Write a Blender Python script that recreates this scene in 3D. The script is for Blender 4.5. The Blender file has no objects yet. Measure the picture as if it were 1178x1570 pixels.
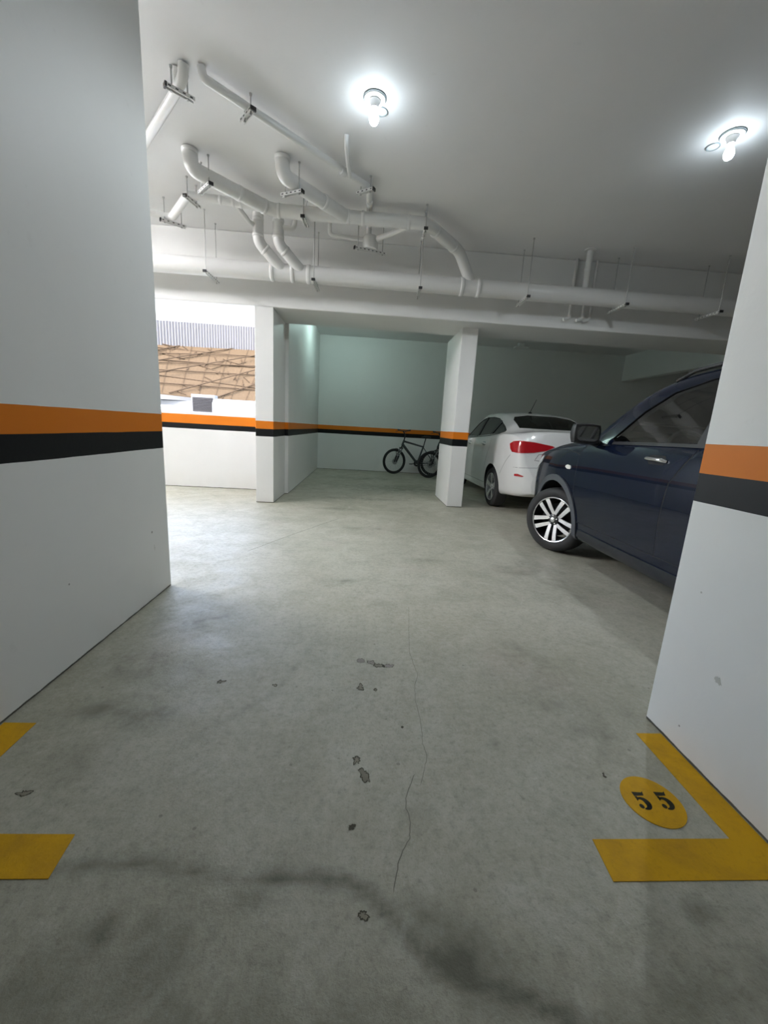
import bpy, bmesh, math, random
import numpy as np
from mathutils import Vector, Matrix, noise
from mathutils.bvhtree import BVHTree
from mathutils.geometry import delaunay_2d_cdt

random.seed(4)
SC = bpy.context.scene
COL = SC.collection
CEIL = 3.66
TOPZ = CEIL - .007

# ------------------------------------------------------------------ nodes / materials
def new_mat(name):
    m = bpy.data.materials.new(name)
    m.use_nodes = True
    nt = m.node_tree
    b = nt.nodes['Principled BSDF']
    return m, nt, b

def setp(b, **kw):
    names = dict(col='Base Color', rough='Roughness', metal='Metallic', coat='Coat Weight', coat_rough='Coat Roughness',
                 spec='Specular IOR Level', ior='IOR', trans='Transmission Weight', emit='Emission Color', emit_s='Emission Strength', alpha='Alpha')
    for k, v in kw.items():
        if k in ('col', 'emit') and len(v) == 3: v = (*v, 1)
        b.inputs[names[k]].default_value = v

def plain(name, col, rough=.5, **kw):
    """paint / plastic / metal with a little procedural variation of tone and gloss"""
    m, nt, b = new_mat(name)
    setp(b, col=col, rough=rough, **kw)
    n = nt.nodes.new('ShaderNodeTexNoise'); n.inputs['Scale'].default_value = 14; n.inputs['Detail'].default_value = 4
    tc = nt.nodes.new('ShaderNodeTexCoord'); nt.links.new(tc.outputs['Object'], n.inputs['Vector'])
    mr = nt.nodes.new('ShaderNodeMapRange'); nt.links.new(n.outputs['Fac'], mr.inputs['Value'])
    mr.inputs['To Min'].default_value = max(0, rough - .05); mr.inputs['To Max'].default_value = min(1, rough + .05)
    nt.links.new(mr.outputs['Result'], b.inputs['Roughness'])
    return m

def math_node(nt, op, a, b=None, clamp=False):
    n = nt.nodes.new('ShaderNodeMath'); n.operation = op; n.use_clamp = clamp
    for i, v in enumerate((a, b)):
        if v is None: continue
        if isinstance(v, (int, float)): n.inputs[i].default_value = v
        else: nt.links.new(v, n.inputs[i])
    return n.outputs[0]

def mix_col(nt, fac, a, b, mode='MIX'):
    n = nt.nodes.new('ShaderNodeMix'); n.data_type = 'RGBA'; n.blend_type = mode
    for idx, v in ((0, fac), (6, a), (7, b)):
        if isinstance(v, (int, float)): n.inputs[idx].default_value = v
        elif isinstance(v, tuple): n.inputs[idx].default_value = (*v, 1) if len(v) == 3 else v
        else: nt.links.new(v, n.inputs[idx])
    return n.outputs[2]

def noise_tex(nt, vec, scale, detail=5, rough=.55, dist=0):
    n = nt.nodes.new('ShaderNodeTexNoise')
    n.inputs['Scale'].default_value = scale; n.inputs['Detail'].default_value = detail
    n.inputs['Roughness'].default_value = rough; n.inputs['Distortion'].default_value = dist
    nt.links.new(vec, n.inputs['Vector'])
    return n.outputs['Fac']

def ramp01(nt, v, lo, hi):
    mr = nt.nodes.new('ShaderNodeMapRange'); nt.links.new(v, mr.inputs['Value'])
    mr.inputs['From Min'].default_value = lo; mr.inputs['From Max'].default_value = hi
    return mr.outputs['Result']

def wall_paint(name, col=(.80, .80, .785), stripes=((.99, 1.10), (1.10, 1.212)), rough=.5, base_line=True, orange=(.66, .185, .010)):
    m, nt, b = new_mat(name)
    geo = nt.nodes.new('ShaderNodeNewGeometry')
    sep = nt.nodes.new('ShaderNodeSeparateXYZ'); nt.links.new(geo.outputs['Position'], sep.inputs[0])
    z = sep.outputs['Z']
    n1 = noise_tex(nt, geo.outputs['Position'], 1.6, 6, .6)
    n2 = noise_tex(nt, geo.outputs['Position'], 9, 5, .65)
    c = mix_col(nt, ramp01(nt, n1, .35, .7), tuple(x * .97 for x in col), col)
    smudge = math_node(nt, 'MULTIPLY', ramp01(nt, n2, .66, .82), .18)
    c = mix_col(nt, smudge, c, (.42, .41, .38))
    if stripes:
        wob = math_node(nt, 'MULTIPLY', math_node(nt, 'SUBTRACT', noise_tex(nt, geo.outputs['Position'], 3, 2), .5), .006)
        zz = math_node(nt, 'ADD', z, wob)
        for (lo, hi), sc in zip(stripes, ((.004, .005, .006), orange)):
            f = math_node(nt, 'MULTIPLY', math_node(nt, 'GREATER_THAN', zz, lo), math_node(nt, 'LESS_THAN', zz, hi))
            c = mix_col(nt, f, c, sc)
    if base_line:
        zz = math_node(nt, 'ADD', z, math_node(nt, 'MULTIPLY', n2, .012))
        c = mix_col(nt, math_node(nt, 'LESS_THAN', zz, .017), c, (.10, .095, .08))
        gr = math_node(nt, 'MULTIPLY', ramp01(nt, n1, .45, .75), math_node(nt, 'SUBTRACT', 1, ramp01(nt, z, 0, .35)))
        c = mix_col(nt, math_node(nt, 'MULTIPLY', gr, .35), c, (.50, .48, .43))
    nt.links.new(c, b.inputs['Base Color'])
    setp(b, rough=rough, spec=.22)
    bp = nt.nodes.new('ShaderNodeBump'); bp.inputs['Strength'].default_value = .12; bp.inputs['Distance'].default_value = .004
    nt.links.new(noise_tex(nt, geo.outputs['Position'], 40, 4), bp.inputs['Height'])
    nt.links.new(bp.outputs['Normal'], b.inputs['Normal'])
    return m

def concrete(name):
    m, nt, b = new_mat(name)
    geo = nt.nodes.new('ShaderNodeNewGeometry'); P = geo.outputs['Position']
    n1 = noise_tex(nt, P, .9, 8, .62, .4)
    n2 = noise_tex(nt, P, 4.5, 8, .68, .6)
    n3 = noise_tex(nt, P, 28, 6, .7)
    n4 = noise_tex(nt, P, 130, 3, .6)
    c = mix_col(nt, ramp01(nt, n1, .32, .68), (.366, .354, .276), (.50, .485, .405))
    c = mix_col(nt, math_node(nt, 'MULTIPLY', ramp01(nt, n2, .5, .78), .55), c, (.275, .27, .22))
    c = mix_col(nt, math_node(nt, 'MULTIPLY', ramp01(nt, n2, .47, .25), .5), c, (.535, .525, .47))
    pink = noise_tex(nt, P, 1.7, 4, .5, .5)
    c = mix_col(nt, math_node(nt, 'MULTIPLY', ramp01(nt, pink, .58, .74), .25), c, (.47, .38, .35))
    n5 = noise_tex(nt, P, 62, 7, .75, .3)
    c = mix_col(nt, math_node(nt, 'MULTIPLY', ramp01(nt, n3, .50, .72), .55), c, (.235, .23, .185))
    c = mix_col(nt, math_node(nt, 'MULTIPLY', ramp01(nt, n3, .47, .28), .35), c, (.58, .57, .52))
    c = mix_col(nt, math_node(nt, 'MULTIPLY', ramp01(nt, n5, .54, .70), .60), c, (.20, .195, .155))
    c = mix_col(nt, math_node(nt, 'MULTIPLY', ramp01(nt, n5, .45, .30), .40), c, (.62, .61, .57))
    c = mix_col(nt, math_node(nt, 'MULTIPLY', ramp01(nt, n4, .55, .75), .45), c, (.24, .235, .20))
    at = nt.nodes.new('ShaderNodeAttribute'); at.attribute_name = 'dirt_and_tone'
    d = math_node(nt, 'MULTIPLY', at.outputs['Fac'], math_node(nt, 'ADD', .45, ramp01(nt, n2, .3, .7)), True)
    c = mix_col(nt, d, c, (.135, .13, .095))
    # little pits
    vo = nt.nodes.new('ShaderNodeTexVoronoi'); vo.inputs['Scale'].default_value = 7.5; nt.links.new(P, vo.inputs['Vector'])
    pit = math_node(nt, 'MULTIPLY', math_node(nt, 'LESS_THAN', math_node(nt, 'ADD', vo.outputs['Distance'], math_node(nt, 'MULTIPLY', n3, .12)), .105), .55)
    c = mix_col(nt, pit, c, (.15, .145, .12))
    nt.links.new(c, b.inputs['Base Color'])
    r = nt.nodes.new('ShaderNodeMapRange'); nt.links.new(n2, r.inputs['Value'])
    r.inputs['From Min'].default_value = .3; r.inputs['From Max'].default_value = .7
    r.inputs['To Min'].default_value = .36; r.inputs['To Max'].default_value = .62
    nt.links.new(r.outputs['Result'], b.inputs['Roughness'])
    setp(b, spec=.42)
    h = math_node(nt, 'ADD', math_node(nt, 'MULTIPLY', n3, .6), math_node(nt, 'MULTIPLY', n4, .4))
    bp = nt.nodes.new('ShaderNodeBump'); bp.inputs['Strength'].default_value = .42; bp.inputs['Distance'].default_value = .007
    nt.links.new(h, bp.inputs['Height']); nt.links.new(bp.outputs['Normal'], b.inputs['Normal'])
    return m

def worn_paint(name, col, worn):
    m, nt, b = new_mat(name)
    geo = nt.nodes.new('ShaderNodeNewGeometry'); P = geo.outputs['Position']
    n2 = noise_tex(nt, P, 7, 8, .7, .4); n3 = noise_tex(nt, P, 70, 5, .7)
    c = mix_col(nt, ramp01(nt, n2, .42, .72), col, worn)
    c = mix_col(nt, math_node(nt, 'MULTIPLY', ramp01(nt, n3, .55, .8), .4), c, tuple(x * .5 for x in worn))
    nt.links.new(c, b.inputs['Base Color']); setp(b, rough=.6, spec=.2)
    bp = nt.nodes.new('ShaderNodeBump'); bp.inputs['Strength'].default_value = .25; bp.inputs['Distance'].default_value = .004
    nt.links.new(n3, bp.inputs['Height']); nt.links.new(bp.outputs['Normal'], b.inputs['Normal'])
    return m

def car_glass(name, tint, ior=1.7):
    m = bpy.data.materials.new(name); m.use_nodes = True
    nt = m.node_tree; nt.nodes.clear()
    out = nt.nodes.new('ShaderNodeOutputMaterial'); mx = nt.nodes.new('ShaderNodeMixShader')
    fr = nt.nodes.new('ShaderNodeFresnel'); fr.inputs['IOR'].default_value = ior
    tr = nt.nodes.new('ShaderNodeBsdfTransparent'); gl = nt.nodes.new('ShaderNodeBsdfGlossy')
    tr.inputs['Color'].default_value = (*tint, 1); gl.inputs['Roughness'].default_value = .02
    nt.links.new(fr.outputs[0], mx.inputs[0]); nt.links.new(tr.outputs[0], mx.inputs[1]); nt.links.new(gl.outputs[0], mx.inputs[2])
    nt.links.new(mx.outputs[0], out.inputs[0])
    return m

def car_paint(name, col, flake=0.0, rough=.35):
    m, nt, b = new_mat(name)
    setp(b, col=col, rough=rough, coat=1.0, coat_rough=.03, metal=flake)
    tc = nt.nodes.new('ShaderNodeTexCoord')
    n = noise_tex(nt, tc.outputs['Object'], 900, 1)
    c = mix_col(nt, ramp01(nt, n, .3, .75), tuple(x * .85 for x in col), tuple(min(1, x * 1.12) for x in col))
    nt.links.new(c, b.inputs['Base Color'])
    return m

M = {}
M['wall'] = wall_paint('white_wall_paint_with_stripes')
M['parapet'] = wall_paint('parapet_paint', stripes=((1.015, 1.105), (1.105, 1.255)))
M['plain_wall'] = wall_paint('white_beam_paint', stripes=None, base_line=False)
M['ceiling'] = wall_paint('white_ceiling_paint', col=(.82, .82, .82), stripes=None, base_line=False, rough=.6)
M['floor'] = concrete('worn_concrete')
M['yellow'] = worn_paint('worn_yellow_road_paint', (.66, .36, .008), (.50, .27, .015))
M['digit'] = worn_paint('black_stencil_paint', (.012, .012, .010), (.05, .045, .02))
M['crack'] = plain('crack_dark', (.20, .195, .16), .9)
M['chip'] = worn_paint('broken_concrete', (.275, .255, .20), (.19, .175, .135))
M['chip_rim'] = plain('chip_edge', (.085, .078, .055), .9)
M['pale_chip'] = worn_paint('repaired_concrete', (.30, .275, .25), (.24, .22, .19))
M['pvc'] = plain('white_pvc', (.76, .76, .745), .32)
M['galv'] = plain('painted_strut', (.70, .70, .68), .45)
M['rod'] = plain('threaded_rod', (.48, .48, .47), .5, metal=.3)
M['black'] = plain('black_plastic', (.012, .012, .013), .5)
M['rubber'] = plain('tyre_rubber', (.018, .018, .019), .75)
M['alloy'] = plain('machined_alloy', (.78, .78, .80), .22, metal=.9)
M['dark_alloy'] = plain('gloss_black_alloy', (.012, .012, .014), .3)
M['chrome'] = plain('chrome', (.85, .85, .87), .1, metal=1.0)
M['sill'] = plain('dark_sill_plastic', (.014, .016, .021), .35)
M['cladding'] = plain('grey_cladding_plastic', (.055, .06, .068), .55)
M['navy'] = car_paint('navy_car_paint', (.0032, .0062, .018), .0, .25)
M['navy'].node_tree.nodes['Principled BSDF'].inputs['Coat Weight'].default_value = .8
M['navy'].node_tree.nodes['Principled BSDF'].inputs['Specular IOR Level'].default_value = .08
M['white_car'] = car_paint('white_car_paint', (.80, .80, .79), 0)
M['liner'] = plain('arch_liner', (.008, .008, .008), .9)
M['cabin'] = plain('dark_cabin', (.03, .032, .034), .8)
M['seat'] = plain('grey_seat_fabric', (.06, .062, .066), .9)
M['glass'] = car_glass('tinted_car_glass', (.42, .50, .47), 2.3)
M['dark_glass'] = car_glass('dark_tinted_glass', (.10, .12, .12))
M['seam'] = plain('panel_gap', (.006, .006, .007), .8)
M['wseam'] = plain('panel_gap_on_white', (.20, .20, .20), .8)
M['tail'] = plain('red_lamp_lens', (.42, .008, .014), .12, coat=1.0)
M['lens'] = plain('clear_lamp_lens', (.75, .77, .80), .08, coat=1.0)
M['amber'] = plain('repeater_lens', (.82, .80, .74), .15, coat=1.0)
M['mirror'] = plain('mirror_glass', (.9, .92, .92), .02, metal=1.0)
M['white_plastic'] = plain('white_plastic', (.80, .81, .80), .4)
M['grey_ring'] = plain('grey_ring', (.26, .30, .31), .6)
M['socket'] = plain('porcelain_socket', (.60, .58, .57), .35)
M['bike'] = plain('dark_bike_frame', (.035, .042, .045), .35, coat=.5)
M['bike_grey'] = plain('grey_bike_fork', (.20, .21, .21), .4)
M['spoke'] = plain('steel_spokes', (.45, .45, .46), .35, metal=.8)
def bulb_mat(name, col, s):
    m, nt, b = new_mat(name); setp(b, col=(.9, .9, .9), emit=col, emit_s=s); return m
M['bulb'] = bulb_mat('lit_bulb', (.80, .92, 1.0), 40)
M['bulb_recess'] = bulb_mat('lit_bulb_greenish', (.70, 1.0, .94), 280)
M['tube'] = bulb_mat('lit_fill_tube', (1.0, .98, 1.0), 145)

# ------------------------------------------------------------------ mesh helpers
def mesh_from(name, verts, faces, mats, parent=None, smooth=None, fmat=None):
    me = bpy.data.meshes.new(name)
    me.from_pydata([tuple(v) for v in verts], [], faces)
    return finish(name, me, mats, parent, smooth, fmat)

def finish(name, me, mats, parent=None, smooth=None, fmat=None):
    if not isinstance(mats, (list, tuple)): mats = [mats]
    for m in mats: me.materials.append(m)
    if fmat is not None: me.polygons.foreach_set('material_index', fmat)
    if smooth is not None:
        me.polygons.foreach_set('use_smooth', [True] * len(me.polygons))
        me.set_sharp_from_angle(angle=math.radians(smooth))
    me.update()
    o = bpy.data.objects.new(name, me); COL.objects.link(o)
    if parent is not None: o.parent = parent
    return o

class MB:
    """collects pieces of ONE part, then links it as one mesh object"""
    def __init__(s): s.v = []; s.f = []; s.m = []
    def add(s, verts, faces, mi=0):
        b = len(s.v); s.v += [Vector(x) for x in verts]; s.f += [tuple(b + i for i in f) for f in faces]; s.m += [mi] * len(faces); return s
    def box(s, x0, x1, y0, y1, z0, z1, mi=0, bevel=0):
        bm = bmesh.new(); bmesh.ops.create_cube(bm, size=1)
        for v in bm.verts: v.co = Vector(((x0 + x1) / 2 + v.co.x * (x1 - x0), (y0 + y1) / 2 + v.co.y * (y1 - y0), (z0 + z1) / 2 + v.co.z * (z1 - z0)))
        if bevel: bmesh.ops.bevel(bm, geom=bm.edges[:], offset=bevel, segments=2, affect='EDGES', profile=.5)
        return s.bm(bm, mi)
    def bm(s, bm, mi=0):
        bm.verts.ensure_lookup_table(); bm.verts.index_update()
        s.add([v.co.copy() for v in bm.verts], [[v.index for v in f.verts] for f in bm.faces], mi); bm.free(); return s
    def tube(s, pts, r, seg=14, mi=0, cap=True):
        pts = [Vector(p) for p in pts]; n = len(pts)
        rs = r if isinstance(r, (list, tuple)) else [r] * n
        t = [(pts[min(i + 1, n - 1)] - pts[max(i - 1, 0)]).normalized() for i in range(n)]
        up = Vector((0, 0, 1)) if abs(t[0].z) < .9 else Vector((1, 0, 0))
        a = t[0].cross(up).normalized(); V = []; F = []
        for i in range(n):
            a = (a - t[i] * a.dot(t[i])).normalized(); b = t[i].cross(a)
            k = 1.0
            if 0 < i < n - 1:
                d1 = (pts[i] - pts[i - 1]).normalized(); k = 1 / max(.5, d1.dot(t[i]))
            for j in range(seg):
                an = 2 * math.pi * j / seg
                V.append(pts[i] + (a * math.cos(an) + b * math.sin(an)) * rs[i])
        for i in range(n - 1):
            for j in range(seg):
                F.append((i * seg + j, i * seg + (j + 1) % seg, (i + 1) * seg + (j + 1) % seg, (i + 1) * seg + j))
        if cap:
            F.append(tuple(range(seg))[::-1]); F.append(tuple((n - 1) * seg + j for j in range(seg)))
        return s.add(V, F, mi)
    def lathe(s, prof, axis='z', origin=(0, 0, 0), seg=32, mi=0, closed=False):
        V = []; F = []; n = len(prof); o = Vector(origin)
        for j in range(seg):
            an = 2 * math.pi * j / seg; c, si = math.cos(an), math.sin(an)
            for r, h in prof:
                V.append(o + (Vector((r * c, r * si, h)) if axis == 'z' else Vector((r * c, h, r * si)) if axis == 'y' else Vector((h, r * c, r * si))))
        m = n if closed else n - 1
        for j in range(seg):
            for i in range(m):
                a, b = j * n + i, j * n + (i + 1) % n; c2, d = ((j + 1) % seg) * n + (i + 1) % n, ((j + 1) % seg) * n + i
                F.append((a, b, c2, d))
        return s.add(V, F, mi)
    def prism(s, poly, z0, z1, mi=0):
        n = len(poly)
        V = [(x, y, z0) for x, y in poly] + [(x, y, z1) for x, y in poly]
        F = [tuple(range(n))[::-1], tuple(range(n, 2 * n))] + [(i, (i + 1) % n, n + (i + 1) % n, n + i) for i in range(n)]
        return s.add(V, F, mi)
    def xform(s, mat, since=0):
        for i in range(since, len(s.v)): s.v[i] = mat @ s.v[i]
        return s
    def build(s, name, mats, parent=None, smooth=35, merge=False):
        me = bpy.data.meshes.new(name); me.from_pydata([tuple(v) for v in s.v], [], s.f)
        bm = bmesh.new(); bm.from_mesh(me)
        for f, mi in zip(bm.faces, s.m): f.material_index = mi
        if merge: bmesh.ops.remove_doubles(bm, verts=bm.verts[:], dist=1e-4)
        bmesh.ops.recalc_face_normals(bm, faces=bm.faces[:]); bm.to_mesh(me); bm.free()
        return finish(name, me, mats, parent, smooth)

def fillet(pts, r, n=7):
    """round the corners of a pipe run"""
    pts = [Vector(p) for p in pts]; out = [pts[0]]
    for i in range(1, len(pts) - 1):
        a, b, c = pts[i - 1], pts[i], pts[i + 1]
        d1 = (a - b); d2 = (c - b); l = min(r, d1.length * .48, d2.length * .48)
        p, q = b + d1.normalized() * l, b + d2.normalized() * l
        for k in range(n + 1):
            t = k / n; out.append(p * (1 - t) ** 2 + b * 2 * t * (1 - t) + q * t * t)
    return out + [pts[-1]]

def tag(o, label=None, cat=None, group=None, kind=None):
    for k, v in (('label', label), ('category', cat), ('group', group), ('kind', kind)):
        if v: o[k] = v
    return o

def empty(name, loc=(0, 0, 0), rz=0):
    o = bpy.data.objects.new(name, None); COL.objects.link(o)
    o.location = loc; o.rotation_euler = (0, 0, rz); o.empty_display_size = .1
    return o

def copy_tree(o, parent=None):
    c = o.copy(); COL.objects.link(c)
    if parent is not None: c.parent = parent
    for ch in list(o.children): copy_tree(ch, c)
    return c

def box_obj(name, x0, x1, y0, y1, z0, z1, mat, kind='structure', bevel=.006):
    o = MB().box(x0, x1, y0, y1, z0, z1, bevel=bevel).build(name, mat, smooth=None)
    if kind: o['kind'] = kind
    return o

# ------------------------------------------------------------------ the building
CRACKS = [[(0.365, 2.572), (0.33, 2.25), (0.305, 1.991), (0.315, 1.868), (0.325, 1.784), (0.299, 1.705), (0.287, 1.587), (0.293, 1.483), (0.291, 1.407), (0.284, 1.338), (0.289, 1.306), (0.292, 1.275), (0.269, 1.202), (0.25, 1.148)],
          [(0.238, 1.201), (0.213, 1.148), (0.195, 1.098), (0.189, 1.063), (0.2, 1.045), (0.199, 0.999), (0.192, 0.978), (0.189, 0.963), (0.168, 0.931), (0.15, 0.895), (0.139, 0.854), (0.131, 0.823)],
          [(-1.042, 3.666), (-0.877, 4.021), (-0.617, 4.55), (-0.279, 5.197)]]
WET = [(-0.935, 0.86), (-0.809, 0.886), (-0.683, 0.896), (-0.551, 0.905), (-0.4, 0.878), (-0.257, 0.862), (-0.137, 0.864), (0.005, 0.855), (0.066, 0.824), (0.123, 0.772), (0.181, 0.707), (0.249, 0.66), (0.332, 0.637), (0.424, 0.609), (0.523, 0.578), (.70, .53)]
# soft dirty spots: x, y, rx, ry, strength
SPOTS = [(-.97, 2.30, .22, .20, .35), (-.82, 1.46, .12, .08, .45), (.97, 1.42, .07, .05, .5), (-1.12, 1.87, .15, .12, .3), (.93, 1.58, .09, .05, .4), (-.563, .755, .022, .030, .75), (-.471, .767, .018, .022, .6),
         (-.243, .812, .05, .03, .45), (.932, .769, .05, .035, .55), (.07, 6.78, .55, .10, .55), (-.32, 5.84, .35, .06, .45), (.03, 4.72, .30, .05, .4), (.68, 3.58, .20, .04, .5), (.578, 1.342, .02, .018, .5), (.226, 1.052, .05, .05, .3),
         (-1.04, 1.494, .10, .05, .5), (-.952, 1.247, .12, .10, .35), (-.55, .72, .15, .07, .35), (.30, .70, .09, .05, .5), (.21, .78, .05, .05, .45), (-.9, 1.75, .25, .12, .3), (.6, 8.2, 1.3, .5, .45), (.2, 9.6, .7, .25, .4),
         (1.7, 3.3, .35, .6, .35), (-.2, .58, .5, .06, .3), (-.7, .62, .35, .07, .35), (.85, .62, .2, .05, .4), (-.10, 3.0, .12, .03, .35), (.95, 2.0, .15, .25, .25)]
ARCS = [[(-1.025, 1.554), (-0.941, 1.599), (-0.838, 1.559), (-0.752, 1.462)], [(1.022, 1.518), (1.074, 1.478), (1.061, 1.384), (0.985, 1.282)], [(1.06, 1.56), (1.11, 1.49), (1.10, 1.38)], [(-1.12, 2.1), (-.99, 2.26), (-.80, 2.35)],
        [(-.6, 1.35), (-.35, 1.62), (-.25, 2.0)], [(-1.0, 2.9), (-.4, 2.75), (.1, 3.1)]]

def seg_dist(p, poly):
    best = 9
    for (ax, ay), (bx, by) in zip(poly, poly[1:]):
        dx, dy = bx - ax, by - ay; t = max(0, min(1, ((p[0] - ax) * dx + (p[1] - ay) * dy) / (dx * dx + dy * dy)))
        best = min(best, math.hypot(p[0] - ax - t * dx, p[1] - ay - t * dy))
    return best

def build_floor():
    def lines(dense, far):
        return sorted(set([round(v, 4) for v in dense] + far))
    xs = lines(np.arange(-1.6, 1.81, .02), [-8, -6.5, -5, -4, -3.2, -2.6, -2.2, -1.9, 2.1, 2.5, 3, 4, 5.5, 7.2, 9.3])
    ys = lines(list(np.arange(.34, 2.7, .02)) + list(np.arange(2.7, 7.4, .06)) + list(np.arange(7.4, 10.6, .12)), [-4.8, -3.5, -2, -1, -.3, .1, 11, 11.7])
    V = []; D = []
    for y in ys:
        for x in xs:
            V.append((x, y, 0)); d = 0
            if -1.7 < x < 2.1 and .2 < y < 10.7:
                nz = noise.noise(Vector((x * 9, y * 9, 0))); nz2 = noise.noise(Vector((x * 30, y * 30, 4)))
                for sx, sy, rx, ry, s in SPOTS:
                    q = ((x - sx) / rx) ** 2 + ((y - sy) / ry) ** 2
                    if q < 6: d += s * math.exp(-q) * (1 + .6 * nz + .5 * nz2)
                if y < 1.1 and -1 < x < .9:
                    w = seg_dist((x, y), WET); wd = .016 + .007 * nz
                    d += (.72 if x > -.2 else .48) * math.exp(-(w / wd) ** 2) * (1 + .45 * nz2) + .16 * math.exp(-(w / .06) ** 2)
                for a in ARCS:
                    w = seg_dist((x, y), a)
                    if w < .2: d += .22 * math.exp(-(w / .02) ** 2) * (1 + .8 * nz2 + .5 * nz)
            if y < .95: d += .12 * min(1, (.95 - y) / .25) * (1 + .6 * noise.noise(Vector((x * 3, y * 3, 2))))  # floor colour also darkens toward the near edge
            D.append(max(0, min(.85, d)))
    nx = len(xs)
    F = [(j * nx + i, j * nx + i + 1, (j + 1) * nx + i + 1, (j + 1) * nx + i) for j in range(len(ys) - 1) for i in range(nx - 1)]
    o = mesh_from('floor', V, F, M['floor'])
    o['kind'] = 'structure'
    at = o.data.attributes.new('dirt_and_tone', 'FLOAT', 'POINT'); at.data.foreach_set('value', D)
    return o

FLOOR = build_floor()

def crack(pts, w):
    fine = []
    for a, b in zip(pts, pts[1:]):
        a, b = Vector((*a, 0)), Vector((*b, 0)); n = max(2, int((b - a).length / .012))
        for k in range(n): fine.append(a.lerp(b, k / n))
    fine.append(Vector((*pts[-1], 0)))
    for i, p in enumerate(fine): p += Vector((noise.noise(Vector((i * .9, w * 900, 0))), noise.noise(Vector((i * .9, 5, w * 900))), 0)) * .0042
    V = []; F = []
    for i, p in enumerate(fine):
        t = (fine[min(i + 1, len(fine) - 1)] - fine[max(i - 1, 0)]).normalized(); nrm = Vector((-t.y, t.x, 0))
        ww = w * (.55 + .8 * abs(noise.noise(Vector((i * .31, 3.3, w)))) + .2) * (1 if 0 < i < len(fine) - 1 else .1)
        V += [p + nrm * ww + Vector((0, 0, .0008)), p - nrm * ww + Vector((0, 0, .0008))]
        if i: F.append((2 * i - 2, 2 * i - 1, 2 * i + 1, 2 * i))
    o = mesh_from('floor_crack', V, F, M['crack'], FLOOR)

crack(CRACKS[0], .0010); crack(CRACKS[1], .0016); crack(CRACKS[2], .004)

def blob(cx, cy, pts, mat, rim=.004, jag=.35, seed=0):
    """broken patch in the concrete skin: irregular outline, darker broken rim"""
    n = 44
    def outline(k):
        out = []
        for i in range(n):
            a = 2 * math.pi * i / n; r = 0
            for bx, by, br in pts:
                # farthest reach of the union of discs seen along this direction
                d = bx * math.cos(a) + by * math.sin(a); q = br * br - (bx * bx + by * by - d * d)
                if q > 0: r = max(r, d + math.sqrt(q))
            r *= 1 + jag * noise.noise(Vector((math.cos(a) * 2.4, math.sin(a) * 2.4, seed * 3.1))) + .5 * jag * noise.noise(Vector((math.cos(a) * 6, math.sin(a) * 6, seed)))
            r = max(.002, r - k * (1 + .9 * noise.noise(Vector((math.cos(a) * 4, math.sin(a) * 4, seed + 9)))))
            out.append((cx + r * math.cos(a), cy + r * math.sin(a)))
        return out
    o1, o2 = outline(0), outline(rim)
    V = [(x, y, .0009) for x, y in o1] + [(x, y, .0004) for x, y in o2] + [(cx, cy, .0004)]
    F = [(i, (i + 1) % n, n + (i + 1) % n, n + i) for i in range(n)]; fm = [1] * n
    F += [(n + i, n + (i + 1) % n, 2 * n) for i in range(n)]; fm += [0] * n
    mesh_from('floor_chip', V, F, [mat, M['chip_rim']], FLOOR, fmat=fm)

blob(.056, 1.19, [(0, 0, .017), (.006, -.018, .015), (-.012, .022, .010)], M['chip'], .0042, .4, 1)
blob(.026, 1.262, [(0, 0, .011), (.008, -.012, .008), (-.005, -.02, .008)], M['chip'], .005, .6, 2)
blob(.036, 1.899, [(0, 0, .020), (.008, 0, .016)], M['pale_chip'], .002, .3, 3)
blob(.092, 1.885, [(0, 0, .019), (.01, -.008, .014)], M['pale_chip'], .004, .5, 4)
blob(.125, 1.858, [(0, 0, .017), (.018, -.002, .015), (-.015, .005, .012)], M['chip'], .006, .5, 5)
blob(.178, 1.856, [(0, 0, .016), (.02, 0, .013), (-.02, 0, .012)], M['pale_chip'], .003, .3, 6)
blob(.036, 1.672, [(0, 0, .014), (.004, .022, .009), (.012, -.008, .01)], M['chip'], .006, .6, 7)
blob(.108, 1.662, [(0, 0, .010)], M['chip'], .004, .5, 8)
blob(.016, 1.001, [(0, 0, .009), (.006, .006, .006)], M['chip_rim'], .004, .5, 9)
blob(.051, .776, [(0, 0, .011), (.008, -.006, .008)], M['chip'], .004, .5, 10)
blob(.212, 1.424, [(0, 0, .006)], M['chip_rim'], .002, .4, 11)
blob(-1.030, 1.114, [(0, 0, .012), (.014, .001, .009), (-.016, 0, .006)], M['chip'], .004, .5, 12)
blob(.935, 1.19, [(0, 0, .006), (.003, .014, .005)], M['chip_rim'], .002, .4, 13)
blob(-.62, 1.70, [(0, 0, .012), (.02, .004, .007)], M['chip'], .005, .5, 14)
blob(-.36, 1.68, [(0, 0, .010), (-.012, .004, .006)], M['chip'], .004, .5, 15)

# walls, columns, beam
box_obj('wall_left', -1.60, -1.349, -4.5, 2.81, 0, CEIL, M['wall'])
box_obj('wall_right', 1.316, 1.62, -.55, 1.503, 0, CEIL, M['wall'])
box_obj('column_centre', 1.413, 1.660, 6.398, 7.49, 0, 2.757, M['wall'])
box_obj('column_left', -1.585, -1.325, 6.06, 6.93, 0, 2.757, M['wall'])
box_obj('wall_recess_left', -1.50, -1.27, 6.93, 11.36, 0, CEIL, M['wall'])
box_obj('wall_back', -1.50, 9.2, 11.36, 11.6, 0, CEIL, M['wall'])
box_obj('wall_parapet', -6.7, -1.50, 7.2, 7.36, 0, 1.30, M['parapet'])
box_obj('ceiling_beam', -6.7, 9.0, 6.06, 6.95, 2.755, CEIL, M['plain_wall'], bevel=.014)
box_obj('wall_header', -6.7, -1.50, 6.95, 7.36, 2.757, CEIL, M['plain_wall'])
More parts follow.
